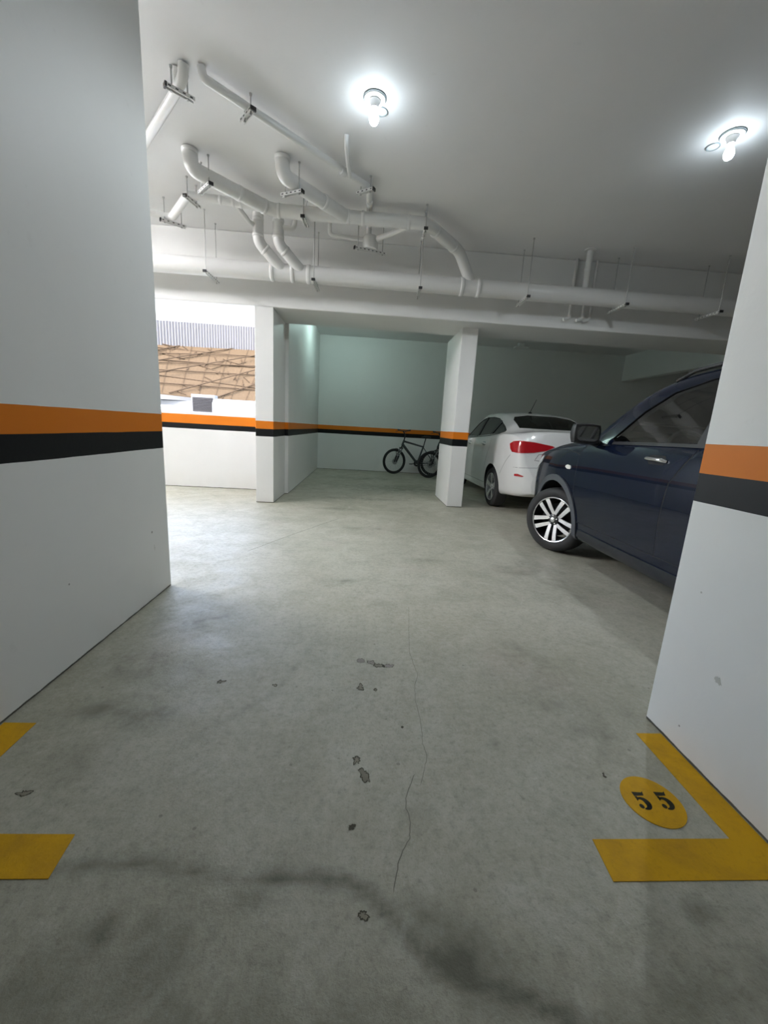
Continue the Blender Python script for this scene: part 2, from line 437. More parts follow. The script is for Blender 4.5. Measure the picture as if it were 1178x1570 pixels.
box_obj('wall_recess_right', 7.12, 7.3, 6.95, 11.36, 2.86, CEIL, M['plain_wall'])
box_obj('wall_far_right', 9.0, 9.2, -4.5, 11.36, 0, CEIL, M['wall'])
box_obj('wall_front', -6.7, 9.2, -4.7, -4.5, 0, CEIL, M['wall'])
box_obj('wall_far_left', -6.9, -6.7, -4.7, 7.36, 0, CEIL, M['wall'])
box_obj('ceiling', -6.9, 9.2, -4.7, 6.95, CEIL, CEIL + .3, M['ceiling'], bevel=0)
box_obj('ceiling_recess', -1.5, 9.2, 6.95, 11.6, 3.54, CEIL + .3, M['ceiling'], bevel=0)
box_obj('added_overhang', -6.9, -1.0, 7.36, 8.75, CEIL - .05, CEIL + .3, M['ceiling'], bevel=0)  # unseen slab added to hold sky light off the floor
box_obj('ceiling_edge', -6.9, -1.5, 6.95, 7.36, CEIL, CEIL + .3, M['ceiling'], bevel=0)

def scuff(wall, x, y, z, pts, mat, nrm):
    n = 26; V = []
    for i in range(n):
        a = 2 * math.pi * i / n; r = 0
        for by, bz, br in pts:
            d = by * math.cos(a) + bz * math.sin(a); q = br * br - (by * by + bz * bz - d * d)
            if q > 0: r = max(r, d + math.sqrt(q))
        r *= 1 + .5 * noise.noise(Vector((math.cos(a) * 3, math.sin(a) * 3, y * 7)))
        V.append((x + nrm * .0006, y + r * math.cos(a), z + r * math.sin(a)))
    mesh_from('scuff_mark', V, [tuple(range(n))], mat, bpy.data.objects[wall])
M['scuff'] = plain('grey_scuff', (.50, .50, .47), .8); M['nick'] = plain('plaster_nick', (.34, .34, .32), .9)
scuff('wall_right', 1.316, 1.228, .380, [(0, 0, .012), (-.012, -.010, .008)], M['scuff'], -1); scuff('wall_right', 1.316, 1.333, .10, [(0, 0, .004)], M['nick'], -1); scuff('wall_right', 1.316, 1.372, .655, [(0, 0, .004)], M['scuff'], -1)
scuff('wall_left', -1.349, 2.591, .456, [(0, 0, .008)], M['nick'], 1); scuff('wall_left', -1.349, 2.611, .344, [(0, 0, .005), (0, .02, .004), (0, -.02, .004)], M['scuff'], 1); scuff('wall_left', -1.349, 1.835, .403, [(0, 0, .005)], M['nick'], 1)
# painted bay lines and number
def flat(name, polys, mat, z0=.0002, z1=.0022, parent=None):
    m = MB()
    for p in polys: m.prism(p, z0, z1)
    return m.build(name, mat, parent, smooth=None)
tag(flat('bay_line', [[(.750, .845), (1.312, .845), (1.312, 1.405), (1.204, 1.405), (1.204, .962), (.757, .962)]], M['yellow']),
    'yellow L-shaped bay line painted along the foot of the right wall', 'floor marking')
tag(flat('bay_line', [[(-1.345, .866), (-.771, .865), (-.783, .982), (-1.345, .986)]], M['yellow']),
    'yellow bay line across the floor at the lower left of the bay', 'floor marking')
tag(flat('bay_line', [[(-1.344, 1.05), (-1.215, 1.05), (-1.225, 1.42), (-1.344, 1.42)]], M['yellow']),
    'short yellow bay line running along the foot of the left wall', 'floor marking')
disc = flat('number_disc', [[(1.045 + .097 * math.cos(a), 1.092 + .098 * math.sin(a)) for a in [2 * math.pi * i / 56 for i in range(56)]]], M['yellow'])
tag(disc, 'yellow painted floor disc with the number 55', 'floor marking')
def five(x0, y0, w, h):
    """a bold stencilled 5 in flat strokes"""
    X = lambda u: x0 + u * w; Y = lambda v: y0 + v * h
    polys = [[(X(.14), Y(.76)), (X(.90), Y(.78)), (X(1.02), Y(1.03)), (X(.86), Y(.96)), (X(.14), Y(1.0))],
             [(X(.14), Y(.74)), (X(.32), Y(.74)), (X(.32), Y(.58)), (X(.14), Y(.46))]]
    def arc(a0, a1, cx, cy, ro, ri0, ri1):
        n = 14; o = []; i_ = []
        for k in range(n + 1):
            t = k / n; a = math.radians(a0 + (a1 - a0) * t); ri = ri0 + (ri1 - ri0) * math.sin(math.pi * t)
            o.append((X(cx + ro * math.cos(a)), Y(cy + ro * .72 * math.sin(a)))); i_.append((X(cx + ri * math.cos(a)), Y(cy + ri * .82 * math.sin(a))))
        return [[o[k], o[k + 1], i_[k + 1], i_[k]] for k in range(n)]
    polys += arc(128, -118, .48, .33, .51, .36, .08)
    polys.append([(X(.16 + .17 * math.cos(a)), Y(.17 + .13 * math.sin(a))) for a in [2 * math.pi * i / 16 for i in range(16)]])
    return polys
for x_ in (.986, 1.066):
    num = MB()
    for p in five(x_, 1.060, .046, .066): num.prism(p, .0021, .0027)
    num.build('digit', M['digit'], disc, smooth=None)

# ------------------------------------------------------------------ lamps
WATT = 52
def ceiling_lamp(loc, ring_off, label, bulbmat, watts=0, lcol=(.86, .95, 1.0)):
    t = empty('ceiling_lamp', loc); tag(t, label, 'lamp')
    MB().lathe([(0, 0), (.078, 0), (.082, -.006), (.080, -.014), (.05, -.018), (0, -.018)], seg=40).build('cover_plate', M['white_plastic'], t)
    MB().lathe([(.082 + .007 * math.cos(a), -.004 + .005 * math.sin(a)) for a in [2 * math.pi * i / 10 for i in range(10)]], seg=48, closed=True).build('rim', M['grey_ring'], t)
    MB().lathe([(0, -.017), (.046, -.017), (.046, -.024), (.034, -.036), (.028, -.066), (.022, -.068), (0, -.068)], seg=32).build('lamp_socket', M['socket'], t)
    prof = [(0, -.178), (.012, -.177), (.024, -.170), (.033, -.156), (.0365, -.139), (.034, -.12), (.027, -.10), (.020, -.084), (.018, -.068), (0, -.067)]
    MB().lathe(prof, seg=32).build('bulb', bulbmat, t, smooth=60)
    if watts:
        sl = bpy.data.lights.new('bulb_light', 'SPOT'); sl.energy = watts; sl.color = lcol; sl.spot_size = math.radians(172); sl.spot_blend = .5; sl.shadow_soft_size = .035
        so = bpy.data.objects.new('bulb_light', sl); COL.objects.link(so); so.parent = t; so.location = (0, 0, -.215)
    if ring_off:
        MB().lathe([(.047 + .005 * math.cos(a), -.004 + .005 * math.sin(a)) for a in [2 * math.pi * i / 10 for i in range(10)]], origin=(ring_off[0], ring_off[1], 0), seg=40, closed=True).build('knockout_ring', M['grey_ring'], t)
        MB().lathe([(0, -.0005), (.044, -.0005), (.044, -.004), (0, -.004)], origin=(ring_off[0], ring_off[1], 0), seg=32).build('knockout_cover', M['white_plastic'], t)
    return t
ceiling_lamp((-.03, 3.632, CEIL), (.055, .125), 'lit bulb on the ceiling above the open aisle, left of the two', M['bulb'], WATT)
ceiling_lamp((2.842, 3.618, CEIL), (-.035, .145), 'lit bulb on the ceiling above the dark blue car', M['bulb'], WATT)
for k_, (lx, ly) in enumerate(((-3.75, 4.15), (-4.85, 4.15), (-5.95, 4.15))):  # tube lights added out of view to brighten the room
    tf = empty('added_tube_light', (lx, ly, CEIL)); tag(tf, 'added unseen twin-tube light under the side aisle ceiling, ' + ('nearest the slim pipes', 'middle one of the row', 'beside the far left wall')[k_], 'light fitting', 'added tube lights in the side aisle')
    MB().box(-.09, .09, -.65, .65, -.055, 0, bevel=.008).build('housing', M['white_plastic'], tf)
    for xx in (-.05, .05):
        MB().tube([(xx, -.60, -.085), (xx, .60, -.085)], .016, 16).build('tube', M['tube'], tf, smooth=60)
        for yy in (-.61, .61): MB().box(xx - .02, xx + .02, yy - .012, yy + .012, -.11, -.05).build('tube_holder', M['white_plastic'], tf)
ceiling_lamp((-.55, 9.3, 3.54), None, 'lit bulb on the recess ceiling behind the beam', M['bulb_recess'])
fx = empty('light_fitting', (3.93, 10.75, 3.54)); tag(fx, 'small unlit white fitting under the recess ceiling above the white sedan', 'light fitting')
MB().box(-.07, .07, -.07, .07, -.085, 0, bevel=.006).build('mount_box', M['white_plastic'], fx)
MB().box(-.165, .165, -.10, .10, -.125, -.09, bevel=.01).build('plate', M['white_plastic'], fx)
MB().box(-.03, .03, -.03, .03, -.092, -.083).build('neck', M['white_plastic'], fx)

# ------------------------------------------------------------------ pipes
def pipe(name, runs, r, label, cat='pipe', group=None, rings=(), ring_r=None, ring_w=.03):
    """runs: list of (points, radius, fillet); rings: (point, direction) couplings"""
    t = None
    for i, (pts, rr, fr) in enumerate(runs):
        o = MB().tube(fillet(pts, fr) if len(pts) > 2 else pts, rr, 22).build(name if i == 0 else 'branch_pipe', M['pvc'], t, smooth=50)
        if t is None: t = o; tag(o, label, cat, group)
    for p, d, rr in rings:
        p = Vector(p); d = Vector(d).normalized()
        MB().tube([p - d * ring_w, p - d * ring_w * .8, p + d * ring_w * .8, p + d * ring_w], [rr * 1.02, rr * 1.075, rr * 1.075, rr * 1.02], 26).build('coupling', M['pvc'], t, smooth=50)
    return t

MY, MZ, MR = 5.73, 3.09, .105
X1 = (1, 0, 0)
pipe('drain_pipe', [([(-6.6, MY, MZ), (8.9, MY, MZ)], MR, 0)], MR, 'thick white main drain pipe running along the beam', rings=[((-1.26, MY, MZ), X1, MR), ((-1.0, MY, MZ), X1, MR), ((-.80, MY, MZ), X1, MR), ((1.20, MY, MZ), X1, MR), ((1.42, MY, MZ), X1, MR)], ring_w=.026)

HY, HZ, HR = 5.09, 3.50, .068
def dirv(a, b): return Vector(b) - Vector(a)
A2 = [(-1.745, 4.44, TOPZ), (-1.735, 4.45, 3.50), (-1.13, HY, HZ), (.62, HY, HZ), (1.10, 5.555, 3.435), (1.20, 5.64, 3.30), (1.33, MY, 3.12)]
pipe('drain_pipe', [(A2, HR, .10)], HR, 'white branch pipe bending off the ceiling at left and crossing above the main drain pipe', rings=[
    ((-1.40, 4.803, 3.5), dirv(A2[1], A2[2]), HR), ((-1.20, 5.02, 3.5), dirv(A2[1], A2[2]), HR), ((-1.05, HY, HZ), X1, HR), ((.40, HY, HZ), X1, HR), ((.73, 5.196, 3.485), dirv(A2[3], A2[4]), HR), ((1.00, 5.459, 3.449), dirv(A2[3], A2[4]), HR), ((-1.743, 4.442, 3.635), (0, 0, 1), HR)], ring_w=.018)
A3 = [(-.885, 4.42, TOPZ), (-.875, 4.43, 3.50), (-.30, HY + .005, HZ)]
pipe('drain_pipe', [(A3, HR * .99, .13)], HR, 'white branch pipe bending off the ceiling at the middle into the crossing branch', rings=[((-.53, 4.82, 3.5), dirv(A3[1], A3[2]), HR), ((-.28, HY, HZ), X1, HR), ((-.12, HY, HZ), X1, HR), ((-.883, 4.422, 3.635), (0, 0, 1), HR)], ring_w=.018)
A4 = [(-1.275, 3.505, TOPZ), (-1.265, 3.515, 3.59), (-.06, 4.68, 3.60), (-.045, 5.50, 3.61), (-.045, 5.52, 3.47)]
pipe('drain_pipe', [(A4, .030, .06), ([(-.262, 4.045, TOPZ), (-.264, 4.06, 3.60), (-.25, 4.50, 3.585)], .021, .04)], .03, 'thin white pipe slanting across the ceiling toward the left bulb',
     rings=[((-.31, 4.44, 3.585), dirv(A4[1], A4[2]), .032), ((-.05, 4.95, 3.585), (0, 1, 0), .032)], ring_w=.03)
A5 = [(-1.395, 3.50, TOPZ), (-1.41, 3.515, 3.575), (-1.52, 3.64, 3.565), (-2.50, 4.75, 3.555), (-2.56, 4.82, TOPZ)]
pipe('drain_pipe', [(A5, .036, .05), ([(-1.455, 3.535, TOPZ), (-1.47, 3.57, 3.575), (-1.53, 3.65, 3.566)], .030, .04)], .036, 'short white pipe beside the left wall edge, nearest the ceiling top')
A6 = [(-2.95, 5.20, TOPZ), (-2.90, 5.20, 3.50), (-2.36, 5.42, 3.48), (-1.99, 4.975, 3.525), (-1.13, HY - .005, 3.51)]
pipe('drain_pipe', [(A6, .042, .07), ([(-1.52, 5.03, 3.52), (-1.46, 5.42, 3.50), (-1.39, 5.50, 3.50)], .026, .05)], .042, 'white pipe kinking past the left wall edge to meet the crossing branch', rings=[((-1.66, 5.015, 3.52), X1, .042), ((-1.53, 5.03, 3.517), X1, .042), ((-1.45, 5.045, 3.515), X1, .042)], ring_w=.014)
for xx, lab in ((-1.385, 'left one of two short white down-pipes dropping into the main drain pipe'), (-1.145, 'right one of two short white down-pipes dropping into the main drain pipe')):
    a = [(xx, 5.50, TOPZ), (xx, 5.50, 3.335), (xx + .27, 5.70, 3.10)]
    runs = [(a, .066, .08)]
    if xx > -1.2: runs.append(([(xx, 5.50, 3.51), (xx + .19, 5.50, 3.505), (xx + .205, 5.50, TOPZ)], .030, .05))
    pipe('down_pipe', runs, .066, lab, rings=[((xx, 5.5, 3.40), (0, 0, 1), .066), ((xx + .07, 5.552, 3.275), dirv(a[1], a[2]), .066), ((xx, 5.5, 3.57), (0, 0, 1), .066)], ring_w=.016)
trap = MB().lathe([(0, .07), (.08, .07), (.098, .05), (.098, -.05), (.085, -.075), (0, -.075)], origin=(-.025, 5.53, 3.435), seg=28).build('drain_trap', M['pvc'])
tag(trap, 'round white drain trap hanging below the branch pipes', 'drain trap')
MB().tube(fillet([(-.525, 5.5, TOPZ), (-.525, 5.5, 3.475), (-.10, 5.51, 3.455)], .05), .024, 16).build('inlet_pipe', M['pvc'], trap, 50)
MB().tube(fillet([(.045, 5.49, 3.465), (.30, 5.24, 3.475), (.43, 5.12, 3.49)], .06), .030, 16).build('outlet_pipe', M['pvc'], trap, 50)
MB().tube([(-.06, 5.50, TOPZ), (-.06, 5.50, 3.49)], .020, 14).build('inlet_pipe', M['pvc'], trap, 50)
st = pipe('stack_pipe', [([(2.880, 5.735, TOPZ), (2.880, 5.735, 3.19)], .040, 0)], .04, 'short white vertical pipe from the ceiling onto the right half of the main drain pipe', rings=[((2.88, 5.735, 3.42), (0, 0, 1), .041)], ring_w=.02)
MB().lathe([(.039, 0), (.075, 0), (.078, -.012), (.039, -.016)], origin=(2.88, 5.735, CEIL), seg=28).build('collar', M['pvc'], st)
for px, r in ((2.86, .022), (3.05, .022), (3.155, .018)):
    o = MB().tube(fillet([(px, 6.058 - r, CEIL - .002), (px, 6.058 - r, 2.93), (px - .02, 6.0, 2.885), (px - .10, 6.0, 2.86)], .04), r, 14).build('conduit', M['pvc'], smooth=50)
    tag(o, {2.86: 'thin white conduit on the beam directly behind the short vertical pipe', 3.05: 'thin white conduit on the beam just right of the short vertical pipe', 3.155: 'thinnest white conduit on the beam, right of the other two conduits'}[px], 'conduit', 'conduits running down the beam face')

# hangers
def hanger(p, q, zc, label, dark_first=True, over=.045, flip=False):
    """strut channel under a pipe, hung by two threaded rods at plan points p and q"""
    p, q = Vector((*p, 0)), Vector((*q, 0)); L = (q - p).length; d = (q - p).normalized()
    t = empty('pipe_hanger', (p.x, p.y, zc), math.atan2(d.y, d.x)); tag(t, label, 'pipe hanger', 'strut hangers under the drain pipes')
    w, h, th = .021, .026, .003
    ch = MB()
    x0, x1 = -over, L + over
    ch.box(x0, x1, -w, w, -th, 0); ch.box(x0, x1, -w, -w + th, -h, -th); ch.box(x0, x1, w - th, w, -h, -th)
    ch.box(x0, x1, -w + th, -w + .008, -h, -h + th); ch.box(x0, x1, w - .008, w - th, -h, -h + th)
    n = max(3, int((x1 - x0) / .05))
    for i in range(n):
        c = x0 + (i + .5) * (x1 - x0) / n
        for s in (-1, 1): ch.box(c - .010, c + .010, s * (w + .0003) - .0006, s * (w + .0003) + .0006, -.018, -.009, 1)
    ch.build('strut_channel', [M['galv'], M['black']], t, smooth=None)
    MB().box(x0 - .006, x0 + .010, -w - .002, w + .002, -h - .002, .002, bevel=.002).build('end_cap', M['black'], t)
    top = CEIL - zc
    for x in (0, L):
        MB().tube([(x, 0, -h - .012), (x, 0, top)], .0055, 8).build('threaded_rod', M['rod'], t)
        MB().lathe([(0, -h - .001), (.010, -h - .001), (.010, -h - .010), (0, -h - .010)], origin=(x, 0, 0), seg=6).build('nut', M['rod'], t)
        MB().lathe([(0, top), (.012, top), (.010, top - .014), (0, top - .014)], origin=(x, 0, 0), seg=10).build('anchor', M['rod'], t)
    return t
for i, xx in enumerate((-2.04, -.715, .635, 2.04, 3.365, 4.665)):
    hanger((xx, 5.56), (xx + .01, 5.90), 2.986, ['leftmost strut hanger under the main drain pipe, above the daylight opening', 'strut hanger under the main drain pipe, right of the two down-pipes', 'strut hanger under the main drain pipe, below the bend of the branch pipe',
        'strut hanger under the main drain pipe, right of the slim white column top', 'strut hanger under the main drain pipe, right of the short vertical pipe', 'rightmost strut hanger under the main drain pipe, by the right wall edge'][i])
hanger((-1.50, 3.535), (-1.415, 3.605), 3.535, 'strut hanger on the short pipe beside the left wall edge, nearest the ceiling top')
hanger((-.985, 3.715), (-1.055, 3.80), 3.555, 'strut hanger on the upper part of the thin slanting pipe')
hanger((-.045, 4.60), (-.14, 4.66), 3.548, 'strut hanger at the lower corner of the thin slanting pipe')
hanger((-1.60, 4.51), (-1.72, 4.64), 3.420, 'strut hanger on the slanting part of the left branch pipe')
hanger((-.735, 4.49), (-.88, 4.56), 3.420, 'strut hanger on the slanting part of the middle branch pipe')
hanger((-1.965, 4.90), (-1.93, 5.05), 3.478, 'strut hanger at the kink of the pipe by the left wall edge')
hanger((-2.42, 5.36), (-2.27, 5.46), 3.432, 'strut hanger on the low bend beside the left wall edge')
hanger((-.77, 5.01), (-.76, 5.17), 3.43, 'strut hanger on the straight crossing branch, above the down-pipes')
hanger((.59, 5.02), (.595, 5.17), 3.420, 'strut hanger at the right bend of the crossing branch')
hanger((-.175, 5.47), (.13, 5.57), 3.358, 'strut hanger below the round drain trap')

# ------------------------------------------------------------------ cars
def pchip(xs, ys):
    xs = np.array(xs, float); ys = np.array(ys, float); o = np.argsort(xs); xs, ys = xs[o], ys[o]
    h = np.diff(xs); d = np.diff(ys) / h; m = np.zeros(len(xs))
    for i in range(1, len(xs) - 1):
        if d[i - 1] * d[i] > 0:
            w1, w2 = 2 * h[i] + h[i - 1], h[i] + 2 * h[i - 1]; m[i] = (w1 + w2) / (w1 / d[i - 1] + w2 / d[i])
    m[0], m[-1] = d[0], d[-1]
    def f(x):
        i = min(max(int(np.searchsorted(xs, x)) - 1, 0), len(h) - 1); t = (x - xs[i]) / h[i]
        return float((2 * t**3 - 3 * t**2 + 1) * ys[i] + (t**3 - 2 * t**2 + t) * h[i] * m[i] + (-2 * t**3 + 3 * t**2) * ys[i + 1] + (t**3 - t**2) * h[i] * m[i + 1])
    return f

def catmull(P, n):
    out = []
    for i in range(len(P) - 1):
        p0 = P[max(i - 1, 0)]; p1, p2 = P[i], P[i + 1]; p3 = P[min(i + 2, len(P) - 1)]
        for k in range(n):
            t = k / n
            out.append(tuple(.5 * ((2 * b) + (c - a) * t + (2 * a - 5 * b + 4 * c - d) * t * t + (-a + 3 * b - 3 * c + d) * t**3) for a, b, c, d in zip(p0, p1, p2, p3)))
    out.append(P[-1]); return out

class Car:
    def __init__(s, spec):
        s.sp = spec
        s.f = {k: pchip([a for a, b in v], [b for a, b in v]) for k, v in spec['lines'].items()}
    def section(s, x, inset=0, floor=None):
        f = s.f; W, zb, zs, yu, zu, zt = (f[k](x) for k in ('W', 'zb', 'zs', 'yu', 'zu', 'zt'))
        if inset:
            W -= inset; yu -= inset * .7; zu -= inset * .8; zt -= inset * .8; zb = floor
        H = zs - zb
        q = s.sp.get('side', [(.80, 0), (.935, .035), (.972, .20), (1.0, .56), (.988, .80), (.962, .955), (.940, 1.0)])
        lo = [(W * a, zb + H * b) for a, b in q]
        yb, zbelt = lo[-1]
        yu = min(yu, yb - .01); zu = max(zu, zbelt + .004); zt = max(zt, zu + .002)
        up = [(yb, zbelt), (yb * .72 + yu * .28 + .006, zbelt + (zu - zbelt) * .30), (yb * .34 + yu * .66 + .008, zbelt + (zu - zbelt) * .72), (yu, zu), (yu * .80, zu + (zt - zu) * .52), (yu * .42, zu + (zt - zu) * .90), (0, zt)]
        pts = [(0, zb)] + catmull(lo, 4)[:-1] + [(yb, zbelt)] + catmull(up, 5)[1:]
        return pts
    def loft(s, xs, inset=0, floor=None):
        V = []; F = []; rows = []
        for x in xs:
            half = s.section(x, inset, floor)
            ring = [(x, y, z) for y, z in half] + [(x, -y, z) for y, z in half[-2:0:-1]]
            rows.append(len(V)); V += ring
        n = len(ring)
        for i in range(len(xs) - 1):
            for j in range(n): F.append((rows[i] + j, rows[i] + (j + 1) % n, rows[i + 1] + (j + 1) % n, rows[i + 1] + j))
        F.append(tuple(range(n))[::-1]); F.append(tuple(rows[-1] + j for j in range(n)))
        bm = bmesh.new(); vs = [bm.verts.new(v) for v in V]
        for f in F: bm.faces.new([vs[i] for i in f])
        bmesh.ops.recalc_face_normals(bm, faces=bm.faces[:])
        me = bpy.data.meshes.new('loft'); bm.to_mesh(me); bm.free(); return me

class Proj:
    """maps 2D outlines onto the car skin along a direction"""
    def __init__(s, bvh, origin, u, v, n): s.b = bvh; s.o = Vector(origin); s.u = Vector(u); s.v = Vector(v); s.n = Vector(n).normalized()
    def pt(s, p, off=0):
        a = s.o + s.u * p[0] + s.v * p[1] + s.n * 4
        h = s.b.ray_cast(a, -s.n)
        if h[0] is None: return None
        return h[0] + s.n * off
    def patch(s, poly, off, step=.04, thick=0):
        P = []
        n = len(poly)
        for i in range(n):
            a, b = Vector(poly[i]), Vector(poly[(i + 1) % n]); k = max(1, int((b - a).length / step))
            for t in range(k): P.append(a.lerp(b, t / k))
        nb = len(P); E = [(i, (i + 1) % nb) for i in range(nb)]
        xs = [p.x for p in P]; ys = [p.y for p in P]
        def inside(q):
            c = False
            for i in range(nb):
                a, b = P[i], P[(i + 1) % nb]
                if (a.y > q.y) != (b.y > q.y) and q.x < (b.x - a.x) * (q.y - a.y) / (b.y - a.y) + a.x: c = not c
            return c
        def clear(q): return min((q - p).length for p in P) > step * .45
        x = min(xs) + step / 2
        while x < max(xs):
            y = min(ys) + step / 2
            while y < max(ys):
                q = Vector((x, y))
                if inside(q) and clear(q): P.append(q)
                y += step
            x += step
        r = delaunay_2d_cdt(P, E, [list(range(nb))], 1, 1e-5)
        V = [s.pt(p, off) for p in r[0]]
        F = [tuple(f) for f in r[2] if all(V[i] is not None for i in f)]
        V = [v if v is not None else Vector((0, 0, 0)) for v in V]
        return V, F
    def mesh(s, name, poly, off, mat, parent, step=.04, thick=.006, smooth=50):
        V, F = s.patch(poly, off, step)
        bm = bmesh.new(); vs = [bm.verts.new(v) for v in V]
        for f in F:
            try: bm.faces.new([vs[i] for i in f])
            except ValueError: pass
        bmesh.ops.delete(bm, geom=[v for v in bm.verts if not v.link_faces], context='VERTS')
        bm.faces.ensure_lookup_table(); bm.normal_update()
        if bm.faces and sum(f.normal.dot(s.n) for f in bm.faces) < 0: bmesh.ops.reverse_faces(bm, faces=bm.faces[:])
        if thick:
            top = bm.faces[:]
            ret = bmesh.ops.extrude_face_region(bm, geom=top, use_keep_orig=True)
            nv = [g for g in ret['geom'] if isinstance(g, bmesh.types.BMVert)]
            nf = [g for g in ret['geom'] if isinstance(g, bmesh.types.BMFace)]
            for v in nv: v.co -= s.n * thick
            bmesh.ops.reverse_faces(bm, faces=nf)
            bmesh.ops.recalc_face_normals(bm, faces=bm.faces[:])
        me = bpy.data.meshes.new(name); bm.to_mesh(me); bm.free()
        return finish(name, me, mat, parent, smooth)
    def ribbon(s, mb, line, w, off, mi=0, closed=False):
        pts = []
        L = line + ([line[0]] if closed else [])
        for a, b in zip(L, L[1:]):
            a, b = Vector(a), Vector(b); k = max(1, int((b - a).length / .03))
            for t in range(k): pts.append(a.lerp(b, t / k))
        pts.append(Vector(L[-1]))
        V = []; F = []
        for i, p in enumerate(pts):
            t = (pts[min(i + 1, len(pts) - 1)] - pts[max(i - 1, 0)]).normalized(); nn = Vector((-t.y, t.x)) * w
            a, b = s.pt(p + nn, off), s.pt(p - nn, off)
            if a is None or b is None: continue
            V += [a, b]
            if len(V) > 2: F.append((len(V) - 4, len(V) - 3, len(V) - 1, len(V) - 2))
        mb.add(V, F, mi)

def boolean(o, cutter, op='DIFFERENCE'):
    cutter.parent = o.parent
    bpy.context.view_layer.update()
    m = o.modifiers.new('b', 'BOOLEAN'); m.operation = op; m.object = cutter; m.solver = 'EXACT'
    m.material_mode = 'TRANSFER'
    dg = bpy.context.evaluated_depsgraph_get(); dg.update()
    me = bpy.data.meshes.new_from_object(o.evaluated_get(dg), preserve_all_data_layers=True, depsgraph=dg)
    o.modifiers.clear(); old = o.data; o.data = me
    bpy.data.meshes.remove(old)
    cm = cutter.data; bpy.data.objects.remove(cutter); bpy.data.meshes.remove(cm)

def smooth_mesh(me, ang=32):
    me.polygons.foreach_set('use_smooth', [True] * len(me.polygons)); me.set_sharp_from_angle(angle=math.radians(ang))

def wheel(parent, loc, R, rimR, style, steer=0, side=1, width=.215):
    """tyre with an alloy rim; outer face at local y = 0 (side=+1 faces +y)"""
    w = width
    prof = [(rimR, -.012), (rimR + .02, .002), (R - .055, .004), (R - .022, -.006), (R - .006, -.024), (R, -.05), (R, -w + .05), (R - .006, -w + .024), (R - .022, -w + .006), (rimR + .02, -w - .004), (rimR, -w + .012)]
    tyre = MB().lathe(prof, 'y', seg=56)
    for gz in (-.075, -.108, -.14):
        pass
    t = tyre.build('wheel', M['rubber'], parent, smooth=40)
    t.location = loc; t.rotation_euler = (0, 0, steer + (0 if side > 0 else math.pi))
    rim = MB()
    rim.lathe([(rimR + .004, -.010), (rimR - .004, -.004), (rimR - .012, -.008), (rimR - .016, -.03), (rimR - .035, -w + .02), (rimR - .005, -w)], 'y', seg=56, mi=1)
    rim.lathe([(rimR + .003, -.007), (rimR - .003, -.003), (rimR - .010, -.006)], 'y', seg=56, mi=0)
    rim.lathe([(0, -.085), (rimR * .72, -.085), (rimR * .72, -.10), (0, -.10)], 'y', seg=40, mi=2)
    n = 5
    for k in range(n):
        base = math.pi / 2 + 2 * math.pi * k / n + (math.pi if style == 'double' else 0)
        blades = ((-1, .15), (1, .15)) if style == 'double' else ((0, 0),)
        for sgn, da in blades:
            st_ = len(rim.v)
            r0, r1 = .045, rimR - .004
            wi, wo = (.017, .024) if style == 'double' else (.026, .044)
            o0 = sgn * .030; o1 = sgn * (.050 if style == 'double' else 0)
            V = []
            for rr, ww, oo, yf in ((r0, wi, o0, -.030), ((r0 + r1) / 2, (wi + wo) / 2, (o0 + o1) / 2, -.016), (r1, wo, o1, -.010)):
                V += [(rr, yf, oo - ww), (rr, yf, oo + ww), (rr, yf - .03, oo + ww * .9), (rr, yf - .03, oo - ww * .9)]
            top = [(0, 1, 5, 4), (4, 5, 9, 8)]
            sides = [(1, 2, 6, 5), (5, 6, 10, 9), (3, 0, 4, 7), (7, 4, 8, 11), (0, 3, 2, 1), (8, 9, 10, 11)]
            rim.add(V, top, 0); rim.add(V, sides, 1)
            rim.xform(Matrix.Rotation(-base, 4, 'Y'), st_)
            if style != 'double':
                pass
    rim.lathe([(0, -.018), (.030, -.018), (.058, -.026), (.066, -.045), (.066, -.08)], 'y', seg=30, mi=1)
    for k in range(5):
        a = 2 * math.pi * k / 5 + .3
        rim.lathe([(0, -.014), (.008, -.014), (.009, -.03)], 'y', origin=(.045 * math.cos(a), 0, .045 * math.sin(a)), seg=6, mi=0)
    rim.build('rim', [M['alloy'], M['dark_alloy'] if style == 'double' else M['alloy'], M['liner']], t, smooth=30)
    MB().lathe([(0, -.006), (.020, -.007), (.027, -.012), (.028, -.02)], 'y', seg=24).build('hub_cap', M['alloy'], t)
    return t

def seatset(parent, xs, W):
    for x in xs:
        for y in (W * .40, -W * .40):
            m = MB()
            m.box(x - .05, x + .47, y - .24, y + .24, .48, .66, bevel=.05)
            st_ = len(m.v); m.box(-.07, .07, y - .23, y + .23, 0, .62, bevel=.05); m.box(-.045, .045, y - .12, y + .12, .65, .83, bevel=.04)
            m.xform(Matrix.Translation((x - .02, 0, .62)) @ Matrix.Rotation(-.28, 4, 'Y'), st_)
            m.build('car_seat', M['seat'], parent, smooth=40)

